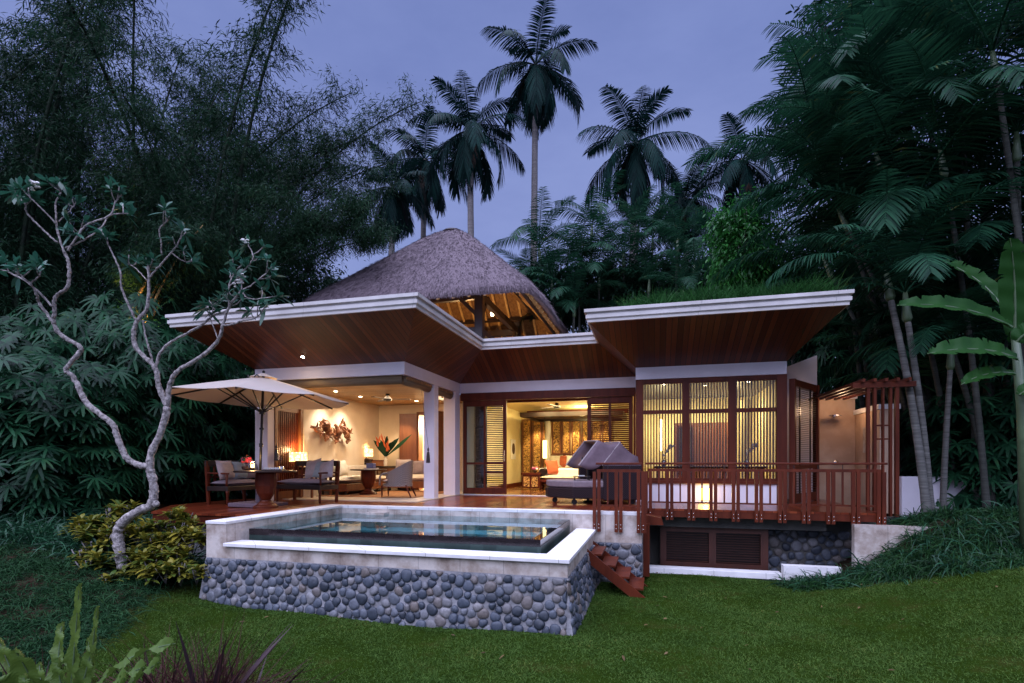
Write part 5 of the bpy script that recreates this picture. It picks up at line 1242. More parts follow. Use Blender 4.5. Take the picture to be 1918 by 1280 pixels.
for i,(px,py,zd,c,s,lab,ln) in enumerate(cocos):
    p = W(px,py,zd); b = Vector((p.x-ln, p.y, float(gz(p.x,p.y)))); r = root('coconut_palm', lab, 'palm tree', b, 'coconut palms behind the villa')
    H = p.z-b.z; inst(trunk_mesh(H,(ln,0),.24,.15,.12), 'trunk', r); inst(crowns[c][0], 'crown', r, (ln,0,H), i*1.3+.4, s); inst(crowns[c][1], 'dead_fronds', r, (ln,0,H), i*1.3+.4, s)
# ---- areca palms
def areca_crown(seed, nf=9, L=2.6, ll=.56, hang=.38):
    random.seed(seed); lv = NP()
    for i in range(nf):
        t = i/nf; frond(lv, (0,0,0), i*2.39996+random.uniform(-.3,.3), R(80)-R(58)*t+random.uniform(-.1,.1), L*random.uniform(.85,1.08), R(66)+R(34)*t+random.uniform(-.25,.25), 44, ll, .034, hang*random.uniform(.4,1.5), .22, .14, .022)
    return mesh_of(lv, 'crown', M['areca'])
acr = [areca_crown(s, 10 if s%2 else 8) for s in (4,9,14,23)]
def areca(px, py, zd, basepx, lab, grp, i, s=1.0, rz=None, basez=None, r0=.065, bd=0):
    p = W(px,py,zd); b = W(basepx, 900, zd+bd); b.z = float(gz(b.x,b.y)) if basez is None else basez
    if 0 < b.x < 6.3 and b.y < 15.7 and grp: b.x = 6.3 + .2*(i%3)
    r = root('areca_palm', lab, 'palm tree', b, grp); lean = (p.x-b.x, p.y-b.y); H = p.z-b.z
    inst(trunk_mesh(H,lean,r0,r0*.72,-.10,30,'trunk',M['bark_areca'] if grp else M['bark_areca_pale'],1.3,9), 'trunk', r)
    d = Vector((lean[0]*.12, lean[1]*.12, .62)); m = MB(); m.tube([Vector((lean[0],lean[1],H-.04))+d*t for t in (0,.12,.5,1)], [r0*.8,r0*1.25,r0*.95,r0*.5], 9)
    inst(mb_mesh(m,'crown_shaft',M['shaft']), 'crown_shaft', r)
    inst(acr[i%4], 'crown', r, (lean[0]+d.x*.9, lean[1]+d.y*.9, H+.52), rz if rz is not None else i*1.7, s); return r
random.seed(5)
mid = [(1012,470,18.5,1035),(1035,530,17.5,1050),(1058,430,20,1070),(1085,495,18,1085),(1108,425,21,1100),(1122,525,18,1118),(1150,405,20,1140),(1168,480,18.5,1172),(1195,420,21,1185),(1222,450,20,1215),(1245,500,19,1240),(1268,455,21,1262),(1300,505,19.5,1298),(1330,480,21,1325),(1010,580,17,1020),(1075,575,17,1065),(1215,530,17.5,1205),(990,540,20,1000),(1140,570,19,1138),(1050,600,18,1040),(1340,540,20,1335),(1280,555,19,1275),(1100,595,18.5,1108),(1180,580,19.5,1190)]
for i,(px,py,zd,bp) in enumerate(mid):
    if i % 4 == 2: continue
    zd = zd*1.04 if px > 1225 else zd + 4.6
    areca(px,py+18,zd,bp,'slender dark green areca palm in the thicket behind the villa roofs','areca palms between the roofs and the coconut palms',i,(.78+.12*random.random())*(1.0 if px > 1225 else 1.22))
right = [(1700,720,12.5,1720),(1760,780,12,1775),(1850,700,11,1860),(1640,640,15,1660),(1900,640,11,1910),(1590,480,14,1650),(1690,420,13,1740),(1840,300,11.5,1850),(1620,300,13.5,1690),(1580,600,16,1640),(1650,500,15,1690),(1720,640,13.5,1750),(1800,460,12.5,1830),(1880,560,11.5,1890),(1810,620,12,1830),(1930,440,10.5,1945),(1560,250,16,1640),(1545,330,13,1600),(1600,215,14,1650),(1575,420,14.5,1630),(1655,330,11.5,1725),(1700,200,12.5,1750),(1712,470,11,1760),(1770,330,10.5,1800),(1800,180,11,1830),(1868,150,9.6,1880),(1905,300,10,1915),(1850,420,11.5,1860),(1590,430,12.5,1665),(1640,150,15,1690),(1760,560,12.5,1790),(1925,80,10.5,1940),(1740,80,13.5,1760),(1560,520,13.5,1640)]
for i,(px,py,zd,bp) in enumerate(right): areca(px,py,zd,bp,'dark areca palm with arching fronds in the dense stand past the shower court','areca palms past the shower court',i+1,1.08+.2*random.random(),None,None,.06)
areca(1668,560,10.4,1738,'leaning areca palm with a pale ringed stem beside the low white wall',None,2,1.0,R(100),None,.075,-.4)
areca(1700,600,10.2,1745,'second leaning ringed areca palm, crossing close behind the first',None,3,.95,R(20),None,.07,-.1)
areca(1780,690,10.6,1765,'short areca palm with a green crown shaft behind the leaning stems',None,1,.7,R(200),None,.06)
# ---- fan palms (rhapis)
def rhapis_mesh(seed, H=3.5, nf=128, rad=.95):
    rg = np.random.default_rng(seed); P=[];D=[];U=[];LL=[];WW=[]; m = MB()
    for i in range(nf):
        z = H*rg.uniform(.08,1)**.8; a = rg.uniform(0,6.283); rr = rad*rg.uniform(.3,1); st_ = np.array([math.cos(a)*rr*.5, math.sin(a)*rr*.5, z-.25])
        out = np.array([math.cos(a), math.sin(a), rg.uniform(.0,.6)]); out /= np.linalg.norm(out); hub = st_ + out*rg.uniform(.25,.5)
        m.tube([Vector(st_),Vector(hub)],[.008,.005],3,cap=False)
        n_ = np.array([math.cos(a)*rg.uniform(.55,1.0), math.sin(a)*rg.uniform(.55,1.0), rg.uniform(.45,.9)]); n_ /= np.linalg.norm(n_)
        e1 = np.cross(n_,[0,0,1.]); e1 /= np.linalg.norm(e1); e2 = np.cross(e1,n_)          # e2 points up the slope of the fan
        nb = rg.integers(8,12); sz = rg.uniform(.23,.35)
        for k in range(nb):
            t = R(-90) + (k/(nb-1)-.5)*R(292) + rg.normal(0,.06); d = e1*math.cos(t) + e2*math.sin(t) + n_*.22
            P.append(hub);D.append(d);U.append(n_);LL.append(sz*rg.uniform(.85,1.1));WW.append(.052*rg.uniform(.8,1.2))
    lv = NP(); lv.mb(m)
    lv.add(*strips(np.array(P),np.array(D),np.array(U),np.array(LL),np.array(WW),(.3,.95,1,.85,.45),.42)); s = MB()
    for k in range(6):
        a=k*1.05; s.tube([(math.cos(a)*.12,math.sin(a)*.12,0),(math.cos(a)*.3,math.sin(a)*.3,H*.8)],[.018,.014],5)
    return mesh_of(lv,'fronds',M['rhapis']), mb_mesh(s,'stems',M['culm'])
rh = [rhapis_mesh(s) for s in (1,2,3,4)]
def rhapis(px, top, zd, i, lab, grp):
    p = W(px, top, zd); g = float(gz(p.x,p.y))
    if (p.x > -10.9 and p.x < 0 and not (p.x < -10.2 and p.y > 11.9)) or (0 < p.x < 6.2 and p.y < 15.9): return None
    r = root('fan_palm', lab, 'palm', (p.x,p.y,g), grp); s = (p.z-g)/3.55
    rz = i*1.9; f, st_ = rh[i%4]; inst(st_,'stems',r,(0,0,0),rz,s); inst(f,'fronds',r,(0,0,0),rz,(1.05,1.05,s)); return r
random.seed(11); k = 0
for row,(zd,top,n_,x0,x1) in enumerate(((10.4,700,11,-60,330),(11.4,640,13,-40,420),(12.6,610,13,-20,480),(13.6,585,12,0,480))):
    for j in range(n_):
        px = x0+(x1-x0)*(j+random.uniform(-.3,.3))/(n_-1); tp = top + random.uniform(-45,35) + (max(0,px-290)*.55 if row > 0 else 0)
        rhapis(px, tp, zd+random.uniform(-.35,.35), k, 'dark glossy fan palm clump in the tall hedge beside the lounge deck', 'fan palms in the hedge under the bamboo'); k += 1
for j in range(40):
    px = random.uniform(1560,1980); zd = random.uniform(11.0,17); rhapis(px, random.uniform(600,800), zd, k, 'dark fan palm in the shade below the areca stand', 'fan palms below the areca palms'); k += 1
for px,tp,zd in ((395,640,15.2),(430,660,15.6),(462,690,16.2),(410,700,14.6),(450,720,15.0),(380,690,14.4)):
    rhapis(px,tp,zd,k,'dark glossy fan palm clump in the tall hedge beside the lounge deck','fan palms in the hedge under the bamboo'); k += 1
# ---- bamboo grove
def bamboo_meshes(seed, H, arch, gold=False):
    rg = np.random.default_rng(seed); n = 24; pts=[]; p = np.array([0.,0,0]); d_el = R(88) - .02; az = 0
    for i in range(n+1):
        pts.append(p.copy()); t = i/n; el = R(89) - arch*(t**1.55); step = H/n
        p = p + np.array([math.cos(el), .06*math.sin(3*t+seed), math.sin(el)])*step
    m = MB(); m.tube([Vector(q) for q in pts], [.075*(1-.88*(i/n))+.004 for i in range(n+1)], 7)
    for i in range(1,n):
        q = pts[i]; m.lathe([(.077*(1-.88*i/n)+.006,-.012),(.083*(1-.88*i/n)+.007,0),(.077*(1-.88*i/n)+.006,.012)], q, 7)
    P=[];D=[]; bm_ = MB()
    nb = 30 if gold else 74
    for b in range(nb):
        t0_ = .72 if gold else .22; t = t0_ + (1-t0_)*(b/nb)**.8; f = t*n; i = min(int(f), n-1); q = pts[i] + (pts[i+1]-pts[i])*(f-i)
        for _ in range(1):
            a = rg.uniform(0,6.283); L = rg.uniform(.7,1.7)*(1.05-.35*t); e = rg.uniform(-.1,.65)
            end = q + np.array([math.cos(a)*L, math.sin(a)*L, math.sin(e)*L*.55 - .30*L]); mid_ = (q+end)/2 + np.array([0,0,.18*L])
            if b % 2 == 0: bm_.tube([Vector(q),Vector(mid_),Vector(end)],[.008,.005,.002],3,cap=False)
            nl = 104
            ts = rg.uniform(.15,1,nl); base = (1-ts)[:,None]**2*q + (2*ts*(1-ts))[:,None]*mid_ + (ts**2)[:,None]*end
            base = base + rg.normal(0,.13,(nl,3)); P.append(base); dd = np.stack([rg.normal(math.cos(a)*.5,.75,nl), rg.normal(math.sin(a)*.5,.75,nl), rg.uniform(-1.1,.25,nl)],1); D.append(dd)
    P=np.concatenate(P);D=np.concatenate(D); lv=NP(); lv.mb(bm_)
    lv.add(*strips(P,D,rdir(len(P)),rg.uniform(.10,.19,len(P)),rg.uniform(.017,.028,len(P)),(.3,1,.05),.3))
    return mb_mesh(m,'culm',M['culm_gold'] if gold else M['culm']), mesh_of(lv,'foliage',M['bamboo_leaf'])
bb = [bamboo_meshes(31,14.5,R(42)),bamboo_meshes(32,15,R(70)),bamboo_meshes(33,14,R(100)),bamboo_meshes(34,12,R(118)),bamboo_meshes(35,15.5,R(25))]
bg_ = bamboo_meshes(36,8.5,R(40),True)
def bamboo(px, zd, az, v, lab, grp, s=1.0, gold=False):
    p = W(px, 760, zd); g = float(gz(p.x,p.y)); r = root('bamboo', lab, 'bamboo', (p.x,p.y,g), grp)
    c, f = (bg_ if gold else bb[v]); inst(c,'culm',r,(0,0,0),az,s); inst(f,'foliage',r,(0,0,0),az,s); return r
random.seed(17)
GB='bamboo stems of the tall grove'
for i in range(62):
    t = random.random(); px = -190 + 600*t; zd = random.uniform(15.7,23)
    az = TH + random.gauss(R(180)*(1-t) + R(20)*t, .9); v = random.choice([0,0,1,1,2,4,4])
    bamboo(px, zd, az, v, 'dark bamboo stem with feathery drooping foliage in the tall grove', GB, random.uniform(.9,1.28))
for i in range(14):
    bamboo(random.uniform(-360,40), random.uniform(13.2,15.5), random.uniform(0,6.28), random.choice([0,0,4,1]), 'dark bamboo stem with feathery drooping foliage in the tall grove', GB, random.uniform(1.05,1.3))
for px,zd,v,s in ((250,17,1,1.08),(270,17.5,1,1.0),(290,16.5,2,1.0),(300,17.5,2,.95),(320,18,2,1.0),(330,16.5,2,.9),(350,17.5,1,1.0),(360,18.5,2,.95),(290,18.5,1,1.15),(220,18,1,1.1),(340,19,2,1.05),(260,19.5,1,1.12),(310,19.5,2,1.0)):
    bamboo(px, zd, TH + random.uniform(-.35,.35), v, 'bamboo stem arching from the grove towards the thatched roof', GB, s)
for px,zd,az in ((196,13.9,.15),(210,14.0,-.05),(222,14.1,.1),(182,14.2,.4),(230,14.3,.3),(204,14.4,.6),(238,14.0,.0)):
    bamboo(px, zd, TH+az, 1, 'golden bamboo stem lit from below at the foot of the grove', 'uplit golden bamboo stems', .9, True)
q = W(262,640,13.2); lamp('SPOT', (q.x,q.y-.35,3.9), 1500, (1,.58,.13), .1, (q.x+.1,q.y+.9,5.6), 85)
# ---- broadleaf trees
def broad_tree(name, lab, cat, px, py, zd, rx, rz_, n_cl, leafL, mat, grp=None, seed=1, leaf_w=.4, per=46, trunk_r=.13, droop=.4, clr=.42, basepx=None):
    rg = np.random.default_rng(seed); c = W(px,py,zd); bx = W(basepx if basepx else px, 900, zd); g = float(gz(bx.x,bx.y))
    r = root(name, lab, cat, (bx.x,bx.y,g), grp); cl = np.array(c) - np.array([bx.x,bx.y,g]); m = MB()
    top = Vector(cl) - Vector((0,0,rz_*.35)); m.tube([(0,0,0),Vector((cl[0]*.4,cl[1]*.4,top.z*.5)),top],[trunk_r*1.2,trunk_r,trunk_r*.6],9)
    P=[];D=[]
    for i in range(n_cl):
        d = rg.normal(0,1,3); d /= np.linalg.norm(d); rr = rg.uniform(.35,1)**.6; q = cl + d*np.array([rx,rx,rz_])*rr*(1+.18*math.sin(d[0]*5+seed)*math.cos(d[2]*4))
        if i % 3 == 0: m.tube([top, (top+Vector(q))*.5+Vector((0,0,-.1)), Vector(q)],[trunk_r*.35,trunk_r*.18,.01],5,cap=False)
        k = int(per*rg.uniform(.6,1.4)); P.append(q + rg.normal(0,clr*.5,(k,3))); D.append(rg.normal(0,.6,(k,3)) + d*.7 - np.array([0,0,.35]))
    P=np.concatenate(P);D=np.concatenate(D); nn=len(P)
    lv=NP().add(*strips(P,D,np.array([0,0,1.])+rg.normal(0,.6,(nn,3)),leafL*rg.uniform(.7,1.2,nn),leafL*leaf_w*rg.uniform(.8,1.2,nn),(.2,.95,.9,.08),droop))
    inst(mb_mesh(m,'trunk',M['culm'] if False else M['bark_palm']),'trunk',r); inst(mesh_of(lv,'crown',mat),'crown',r); return r
broad_tree('leafy_tree','round bright green leafy tree rising behind the grass roof','tree',1392,468,17.5,1.05,1.6,210,.15,M['bushleaf'],seed=3,per=52)
broad_tree('feathery_tree','pale feathery green shrub tree at the end of the grass roof','tree',1490,500,17.5,.95,1.3,100,.15,M['bushleaf'],seed=4,leaf_w=.2,per=60)
broad_tree('leafy_tree','open crowned dark tree reaching out against the sky above the areca palms','tree',1640,85,17,2.3,2.3,150,.26,M['broad'],seed=5,leaf_w=.30,per=34,basepx=1740,clr=.55)
broad_tree('leafy_tree','smaller dark spray of a leafy tree just below the open crowned one','tree',1545,225,16.5,1.0,.9,46,.24,M['broad'],seed=6,leaf_w=.30,per=34,basepx=1700,clr=.5)
GT='dark trees filling the garden edge behind the palms'
for i,(px,py,zd,rx,rz_,n_) in enumerate(((1900,520,16.5,2.2,2.2,130),(1720,600,17.5,2.4,2.2,150),(1600,560,19,2.0,1.6,110),(1830,760,15.5,2.2,1.6,120),(1660,760,16.5,1.8,1.4,100))):
    broad_tree('leafy_tree','dense dark leafy tree filling the garden edge behind the areca palms','tree',px,py,zd,rx,rz_,n_,.20,M['broad'],GT,10+i,per=44,clr=.6)
broad_tree('leafy_tree','dark leafy tree filling the gap behind the white fin wall','tree',1535,640,17.5,1.1,1.5,110,.20,M['broad'],seed=71,per=46,clr=.5)
broad_tree('leafy_tree','dark leafy tree in the gap between hedge and lounge pavilion','tree',445,760,17,1.5,2.0,170,.18,M['broad'],seed=72,per=46,clr=.5)
GL='dark shrubs between the bamboo and the thatched roof'
for i,(px,py,zd,rx,rz_,n_) in enumerate(((520,520,21,2.4,1.6,120),(430,560,19,1.6,1.4,80),(120,560,22,3.0,1.6,80))):
    broad_tree('leafy_tree','dark shadowy shrub tree below the bamboo foliage','tree',px,py,zd,rx,rz_,n_,.17,M['bamboo_leaf'],GL,30+i,per=52,clr=.6,leaf_w=.3)
for i,(px,py,zd) in enumerate(((1040,560,24),(1130,550,25),(1210,540,24),(1300,545,25),(1390,560,24),(1480,560,23))):
    broad_tree('leafy_tree','low dark shrub tree glimpsed behind the areca stems','tree',px,py,zd,1.9,1.3,150,.20,M['broad'],'shrub trees behind the areca stems',50+i,per=44,clr=.5)
# ---- banana plants
def blade(np_, a, ctrl, b, wd, up, nseg=14, tear=0.0):
    a=np.array(a,float);b=np.array(b,float);ctrl=np.array(ctrl,float); pts=[]
    for i in range(nseg+1): t=i/nseg; pts.append((1-t)**2*a+2*t*(1-t)*ctrl+t*t*b)
    V=[];up=np.array(up,float); rib=.0035
    for i,p in enumerate(pts):
        t=i/nseg; d=pts[min(i+1,nseg)]-pts[max(i-1,0)]; d/=np.linalg.norm(d); s=np.cross(d,up); s/=np.linalg.norm(s); nn=np.cross(s,d)
        w=wd*(math.sin(math.pi*min(1,(t*.93+.05)))**.55)*(1 if t<.98 else .25)
        tl=random.random()<tear; tr=random.random()<tear
        for k in (-1,-.5,0,.5,1):
            if (k==-1 and tl) or (k==1 and tr): k*=random.uniform(.45,.7)
            V.append(p+s*w*.5*k+nn*(abs(k)*w*.16+.012*math.sin(i*14*2.2/nseg+k*2)+rib*(1 if i%2 else -1)*(abs(k)>.2)))
    Q=[(i*5+k,i*5+k+1,(i+1)*5+k+1,(i+1)*5+k) for i in range(nseg) for k in range(4)]
    np_.add(np.array(V),np.array(Q)); return pts
bn = root('banana_plant','broad leaved banana plant leaning in at the edge of the garden','banana plant',(6.0,7.6,-.4))
def bl(name, p0, p1, p2, z0, z1, z2, wd, up):
    l=NP(); pts=blade(l,W(*p0,z0),W(*p1,z1),W(*p2,z2),wd,up,64,.10); o=l.build('leaf',M['banana'],bn,smooth=True)
    m=MB(); m.tube([Vector(p)-Vector((0,0,.008)) for p in pts],[.022*(1-.8*i/len(pts)) for i in range(len(pts))],6,cap=False); m.build('midrib',M['shaft'],o)
bl(0,(1895,612),(1800,560),(1680,572),8.2,8.0,7.9,.36,(0,-.85,.6))
bl(0,(1905,672),(1840,640),(1737,662),8.0,7.8,7.7,.38,(0,-.85,.6))
bl(0,(1885,590),(1850,520),(1762,488),8.6,8.8,9.0,.36,(.4,-.9,.5))
bl(0,(1900,640),(1905,520),(1892,446),8.3,8.2,8.0,.42,(-.3,-1,.1))
bl(0,(1905,640),(1935,600),(1990,640),8.0,7.8,7.6,.4,(0,-.8,.6))
bl(0,(1900,700),(1850,690),(1800,720),8.1,7.9,7.7,.24,(0,-.8,.6))
bl(0,(1910,740),(1960,700),(2010,760),8.0,7.9,7.8,.34,(0,-.5,1))
b0=W(1925,900,8.2); MB().tube([Vector((b0.x,b0.y,-.45)),W(1915,760,8.2),W(1900,620,8.25)],[.09,.075,.05],10).build('stem',M['shaft'],bn,smooth=True)
# ---- frangipani
fr = root('frangipani_tree','gnarled pale trunked frangipani with sparse leaf rosettes in front of the deck','tree',W(232,1060,8.5))
wood=MB(); tips=[]
def limb(px, r0, r1, z0=8.5, z1=8.5, tip=True):
    P=[W(x,y,z0+(z1-z0)*i/(len(px)-1)) for i,(x,y) in enumerate(px)]; fine=[];rad=[]
    for i in range(len(P)-1):
        a=P[max(i-1,0)];b=P[i];c=P[i+1];d=P[min(i+2,len(P)-1)]
        for j in range(8):
            t=j/8; q=b*( (2*t**3-3*t*t+1))+c*(-2*t**3+3*t*t)+((c-a)*.5)*(t**3-2*t*t+t)+((d-b)*.5)*(t**3-t*t); fine.append(q+Vector((random.uniform(-1,1),random.uniform(-1,1),random.uniform(-1,1)))*.006)
            u=(i+t)/(len(P)-1); rad.append((r0+(r1-r0)*u)*random.uniform(.86,1.14))
    fine.append(P[-1]);rad.append(r1); wood.tube(fine,[q*.80 for q in rad],9)
    if tip: tips.append((P[-1],(P[-1]-P[-2]).normalized()))
random.seed(3)
limb([(232,1062),(226,1040),(220,1003),(229,980),(258,958),(284,946),(288,912),(281,880)],.105,.078,8.5,8.5,False)
wood.ell(W(292,944,8.45),(.06,.05,.06),8,5,None,.1)
limb([(281,882),(283,850),(304,802),(314,762)],.072,.062,8.5,8.5,False)
limb([(281,872),(262,872),(236,856),(219,816),(210,794),(166,759),(145,721),(135,703),(124,691),(148,662),(150,650),(114,627),(101,606),(102,580),(104,556),(127,537),(129,496),(120,472)],.062,.026,8.5,8.1,False)
limb([(101,606),(74,568),(69,553),(56,531),(21,504)],.028,.014,8.1,7.8)
limb([(98,575),(62,537),(20,512),(-8,503)],.02,.012,8.1,8.0)
limb([(56,531),(75,515),(76,497)],.014,.01,7.9,7.9)
limb([(120,472),(108,435),(105,400),(104,380),(114,360),(108,346)],.020,.012,8.1,8.2)
limb([(108,455),(80,430),(50,398),(47,382),(24,360)],.018,.011,8.1,8.0)
limb([(105,420),(85,398),(58,372),(35,348)],.014,.010,8.1,7.8)
limb([(127,470),(156,428),(178,415),(206,404),(217,378),(231,362)],.020,.011,8.1,8.3)
limb([(122,465),(160,448),(190,425),(206,404),(246,400)],.016,.010,8.1,8.5)
limb([(110,415),(130,395),(146,376)],.011,.009,8.15,8.3)
limb([(150,447),(152,425),(157,412)],.01,.008,8.2,8.2)
limb([(314,762),(297,724),(290,689),(255,652),(251,623),(257,602),(275,576),(279,528),(279,493)],.056,.022,8.5,8.3)
limb([(256,603),(240,570),(227,536),(226,512),(208,470),(195,440)],.024,.011,8.4,8.1)
limb([(279,520),(300,497),(320,474),(337,450),(342,430)],.018,.011,8.3,8.1)
limb([(320,474),(345,490),(365,489)],.011,.009,8.3,8.3)
limb([(276,525),(250,500),(237,494)],.011,.008,8.3,8.4)
limb([(302,455),(299,430),(312,415),(318,405)],.012,.01,8.2,8.1); limb([(303,478),(302,465),(302,455)],.013,.012,8.25,8.2,False)
limb([(268,600),(272,628),(282,664),(290,690)],.014,.022,8.4,8.5,False)
limb([(314,762),(318,722),(334,695),(378,667),(409,637),(419,603),(430,573),(452,545)],.050,.020,8.5,8.1)
limb([(292,688),(300,662),(322,640),(378,609),(399,592),(427,580),(438,560)],.030,.014,8.5,8.3)
limb([(419,610),(440,606),(457,600),(481,595),(500,570)],.02,.011,8.2,8.0)
limb([(399,592),(400,572),(415,560)],.012,.009,8.3,8.3)
limb([(430,573),(428,540),(440,510),(455,495)],.015,.010,8.2,8.2); limb([(452,545),(480,528),(510,500)],.014,.009,8.1,8.0); limb([(452,545),(470,560),(520,555)],.012,.009,8.1,8.0)
limb([(452,545),(456,510),(474,484),(464,456)],.012,.009,8.1,8.1)
limb([(409,637),(395,600),(385,570)],.012,.009,8.3,8.3); limb([(428,540),(450,515),(462,498)],.012,.009,8.2,8.1)
for (p,d) in list(tips):      # fine side twigs near the ends
    for k in range(2):
        q=Vector(p)-Vector(d)*random.uniform(.08,.3); e=q+Vector((random.uniform(-.16,.16),random.uniform(-.16,.16),random.uniform(.04,.22)))
        wood.tube([q,(q+e)/2+Vector((random.uniform(-.02,.02),0,-.02)),e],[.009,.008,.007],6); tips.append((e,(e-q).normalized()))
wood.build('trunk',M['bark_pale'],fr,smooth=True)
P=[];D=[];U=[]
for p,d in tips:
    d=np.array(d)*.6+np.array([0,0,.6]); d/=np.linalg.norm(d)
    for k in range(random.randint(6,12)):
        rd=rdir(1)[0]; q=rd+d*.75; P.append(np.array(p)-d*random.uniform(0,.08)); D.append(q); U.append(d+rdir(1)[0]*.3)
NP().add(*strips(np.array(P),np.array(D),np.array(U),rng.uniform(.13,.26,len(P)),rng.uniform(.046,.07,len(P)),(.15,.62,1,.85,.1),.28)).build('leaves',M['frangi_leaf'],fr)
m=MB()
for px,py,zd in ((62,350,7.9),(70,344,7.9),(452,520,8.1),(446,528,8.1),(463,450,8.1)):
    c=W(px,py,zd)
    for i in range(7): m.ell(c+Vector((random.gauss(0,.035),random.gauss(0,.035),random.gauss(0,.025))),(.028,.028,.014),6,4,None,.2)
m.build('blossom',M['petal'],fr)
# ---- crotons in front of the deck
def croton_mesh(seed):
    rg=np.random.default_rng(seed);P=[];D=[]
    for k in range(5):
        h=rg.uniform(.18,.34); o=np.array([rg.normal(0,.09),rg.normal(0,.09),h])
        for i in range(13):
            a=i*2.4+rg.uniform(-.3,.3); e=rg.uniform(.1,1.1); P.append(o-np.array([0,0,.1*(i/13)])); D.append((math.cos(a)*math.cos(e),math.sin(a)*math.cos(e),math.sin(e)))
    return mesh_of(NP().add(*strips(np.array(P),np.array(D),(0,0,1.),rg.uniform(.15,.25,len(P)),rg.uniform(.05,.075,len(P)),(.25,.9,1,.7,.1),.35)),'leaves',M['croton'])
cr=[croton_mesh(s) for s in (1,2,3,4)]; random.seed(23)
stm=MB()
for k in range(5): stm.tube([(0,0,0),(random.gauss(0,.07),random.gauss(0,.07),.3)],[.012,.008],5)
stmm=mb_mesh(stm,'stems',M['bark_palm'])
spots=[]
for i in range(46):
    px=random.uniform(150,384); lo=955+max(0,(280-px))*.10; py=random.uniform(955 if px>285 else 965,1062 if px>250 else 1040)
    if px<215 and py>1040: continue
    spots.append((px,py))
for i,(px,py) in enumerate(spots+[(205,948),(240,945),(175,1010),(165,1045),(200,1075),(345,958),(320,955)]):
    zd=9.35-1.0*(py-950)/110; p=W(px,py,zd); s=random.uniform(.8,1.15)
    r=root('croton_shrub','yellow green croton shrub planted below the deck edge behind the frangipani','shrub',(p.x,p.y,p.z-.33*s),'croton shrubs around the frangipani'); inst(cr[i%4],'leaves',r,(0,0,0),i*1.3,s); inst(stmm,'stems',r,(0,0,0),i,s)
# soil mound carrying the crotons
# ---- strap leaves and grass tufts (uncountable ground cover)
def tufts(cx, cy, cz, nb, L, wd, mat, name, lab, cat='ground cover', droop=.9, spread=.10, elo=.35):
    n_=len(cx); P=np.repeat(np.stack([cx,cy,cz],1),nb,0); k=len(P); P[:,0]+=rng.normal(0,spread,k); P[:,1]+=rng.normal(0,spread,k)
    D=rdir(k,elo,1.0); Ls=np.repeat(rng.uniform(.7,1.15,n_),nb)*L*rng.uniform(.6,1.1,k)
    o=NP().add(*strips(P,D,rdir(k),Ls,wd*rng.uniform(.7,1.2,k),(.7,1,.85,.6,.1),droop*rng.uniform(.5,1.3,k))).build(name,mat)
    return tag(o,lab,cat,kind='stuff')
def ray_xy(px, zd):
    xr=(px-959)/F_PX*zd; return xr*CT-zd*ST, xr*ST+zd*CT
px=rng.uniform(-60,400,330); zd=rng.uniform(8.9,11.0,330); x,y=ray_xy(px,zd); k=(x<-9.3)|((x<-7)&(y<7.7)); x,y=x[k],y[k]
tufts(x,y,gz(x,y),22,.85,.028,M['strap'],'strap_leaf_plants','arching strap leaved plants massed below the fan palm hedge',droop=.75,spread=.08,elo=.5)
px=rng.uniform(-80,470,900); zd=rng.uniform(5.2,9.2,900); x,y=ray_xy(px,zd); k=(bedmask(x,y)>.5)&~((x>-7.1)&(y>6.3)); x,y=x[k],y[k]
tufts(x,y,gz(x,y)-.01,46,.36,.011,M['strap_dark'],'grass_tufts','dark fine grass tufts covering the bank beside the pool',droop=1.0,spread=.10,elo=.1)
n_=1700; x=rng.uniform(2.3,9.5,n_); y=10.2-.19*(x-2.47)+rng.uniform(.0,2.0,n_)**1.0; k=~((y>10.7)&(x<5.7)&(y>10.72+0*x)&(x<6.3)&(y<11.05)); k&=~((x<4.2)&(y>10.9)); x,y=x[k],y[k]
tufts(x,y,gz(x,y),34,.50,.015,M['liriope'],'border_grass','arching green border grass edging the lawn up the slope',droop=1.0,spread=.09,elo=.2)
k=rng.uniform(0,1,len(x))<.22; tufts(x[k],y[k],gz(x[k],y[k]),16,.75,.022,M['strap'],'border_strap_leaves','broader strap leaves mixed into the border grass up the slope',droop=.9,spread=.08,elo=.4)
n_=120; x=rng.uniform(4.3,7.5,n_); y=rng.uniform(11.0,12.0,n_); tufts(x,y,gz(x,y),24,.5,.016,M['strap_dark'],'shade_grass','dark strappy plants along the foot of the low white wall',droop=1,spread=.09)
n_=1100; x=rng.uniform(-.55,3.2,n_); y=rng.uniform(11.15,13.5,n_); tufts(x,y,np.full(n_,4.0),18,.70,.014,M['roofgrass'],'roof_grass','tall green grass growing on the flat roof of the wing',droop=.35,spread=.07,elo=.72)
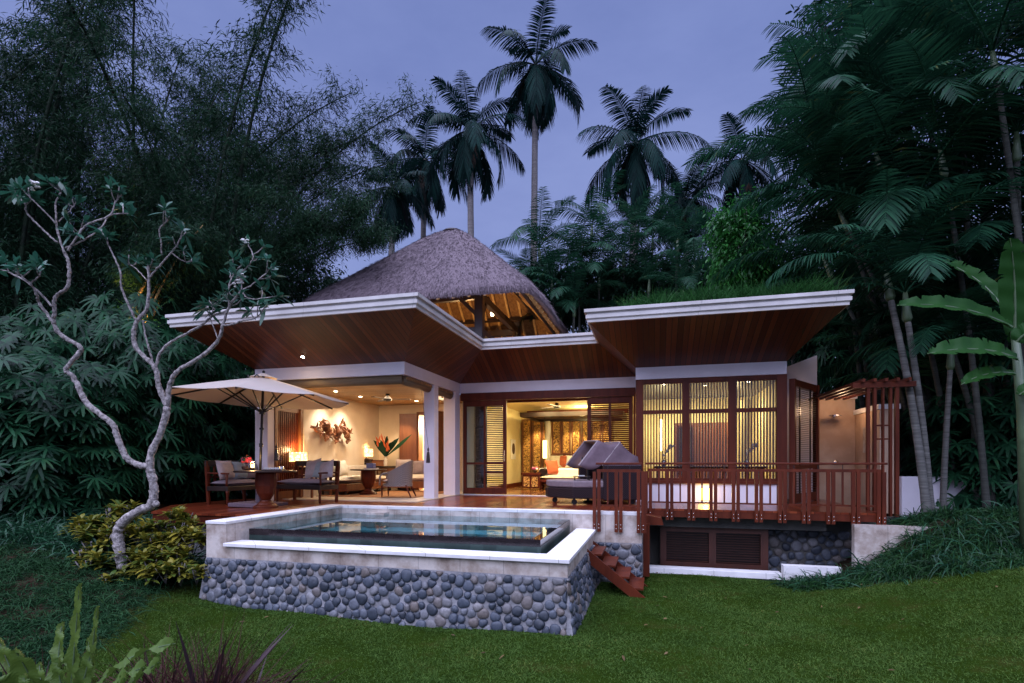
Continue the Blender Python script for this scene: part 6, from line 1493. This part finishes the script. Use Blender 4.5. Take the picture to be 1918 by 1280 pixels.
# ---- foreground fern and purple grass
fn=root('birds_nest_fern','large pale green nest fern with wavy upright fronds close to the viewer','fern',W(120,1400,3.2))
def fl(p0,c0,p2,z0,zc,z2,wd,up):
    l=NP(); pts=blade(l,W(*p0,z0),W(*c0,zc),W(*p2,z2),wd,up,66)
    for V in l.V: V+= np.repeat((.022*np.sin(np.arange(len(V)//5)*1.15/3))[:,None],5,1).reshape(-1,1)*np.tile(np.array([-1,0,0,0,1]),len(V)//5)[:,None]*np.array([[.3,.3,1]])
    o=l.build('frond',M['fern'],fn,smooth=True); m=MB(); m.tube([Vector(p)+Vector((0,-.004,0)) for p in pts],[.008*(1-.8*i/len(pts)) for i in range(len(pts))],5,cap=False); m.build('midrib',M['shaft'],o)
for a in [((125,1390),(140,1240),(150,1093),3.2,3.15,3.1,.085,(0,-1,.1)),((150,1390),(172,1250),(183,1135),3.3,3.3,3.3,.055,(.1,-1,0)),((110,1390),(70,1280),(28,1215),3.1,3.0,2.9,.15,(.3,-1,.6)),
  ((140,1390),(170,1230),(330,1205),3.2,3.1,3.0,.075,(0,-.5,1)),((150,1400),(190,1270),(272,1250),3.0,2.9,2.8,.09,(0,-.6,1)),((120,1400),(100,1270),(118,1165),3.25,3.2,3.3,.12,(0,-1,.2)),((130,1400),(150,1300),(172,1222),2.9,2.9,2.9,.12,(.2,-1,.3)),
  ((100,1400),(30,1290),(-20,1270),3,2.9,2.8,.14,(.2,-.8,.8)),((135,1400),(120,1320),(108,1232),2.8,2.8,2.8,.13,(-.1,-1,.2)),((140,1400),(200,1330),(235,1270),2.8,2.7,2.6,.11,(0,-.7,1)),((118,1400),(60,1320),(45,1262),2.7,2.7,2.7,.12,(0,-1,.4)),((150,1400),(185,1290),(165,1195),3.4,3.4,3.5,.08,(.2,-1,0)),((100,1400),(80,1330),(75,1240),3.3,3.3,3.4,.14,(0,-1,.2)),((90,1400),(40,1300),(-5,1190),3.4,3.3,3.3,.13,(.2,-1,.3)),((150,1400),(215,1290),(300,1240),3.1,3.0,2.9,.08,(0,-.6,1)),((125,1400),(135,1290),(140,1190),3.5,3.5,3.6,.11,(0,-1,.2)),((105,1400),(55,1340),(10,1310),2.7,2.6,2.5,.13,(.1,-.8,.7)),((150,1400),(200,1340),(290,1300),2.7,2.6,2.5,.10,(0,-.6,1))]: fl(*a)
def purple(px,py,zd,nb,L,lab):
    p=W(px,py,zd); r=root('purple_grass',lab,'grass clump',p,None); P=np.zeros((nb,3)); P[:,:2]=rng.normal(0,.09,(nb,2))
    NP().add(*strips(P,rdir(nb,.45,1),rdir(nb),L*rng.uniform(.5,1.1,nb),rng.uniform(.006,.012,nb),(1,.9,.7,.4,.05),rng.uniform(.1,.7,nb))).build('leaves',M['purple_grass'],None).parent=r
    k=14; NP().add(*strips(np.zeros((k,3)),rdir(k,.7,1),rdir(k),L*rng.uniform(.6,1.0,k),.03,(.6,1,.9,.5,.05),.15)).build('strap_leaves',M['purple_leaf'],None).parent=r
purple(300,1365,3.5,560,.80,'fine purple grass clump next to the pale nest fern'); purple(385,1370,3.4,680,.92,'tallest purple grass clump in front of the lawn'); purple(455,1380,3.6,460,.75,'purple grass clump nearest the pool wall base'); purple(70,1380,3.4,200,.75,'sparse dark purple blades among the fern fronds')
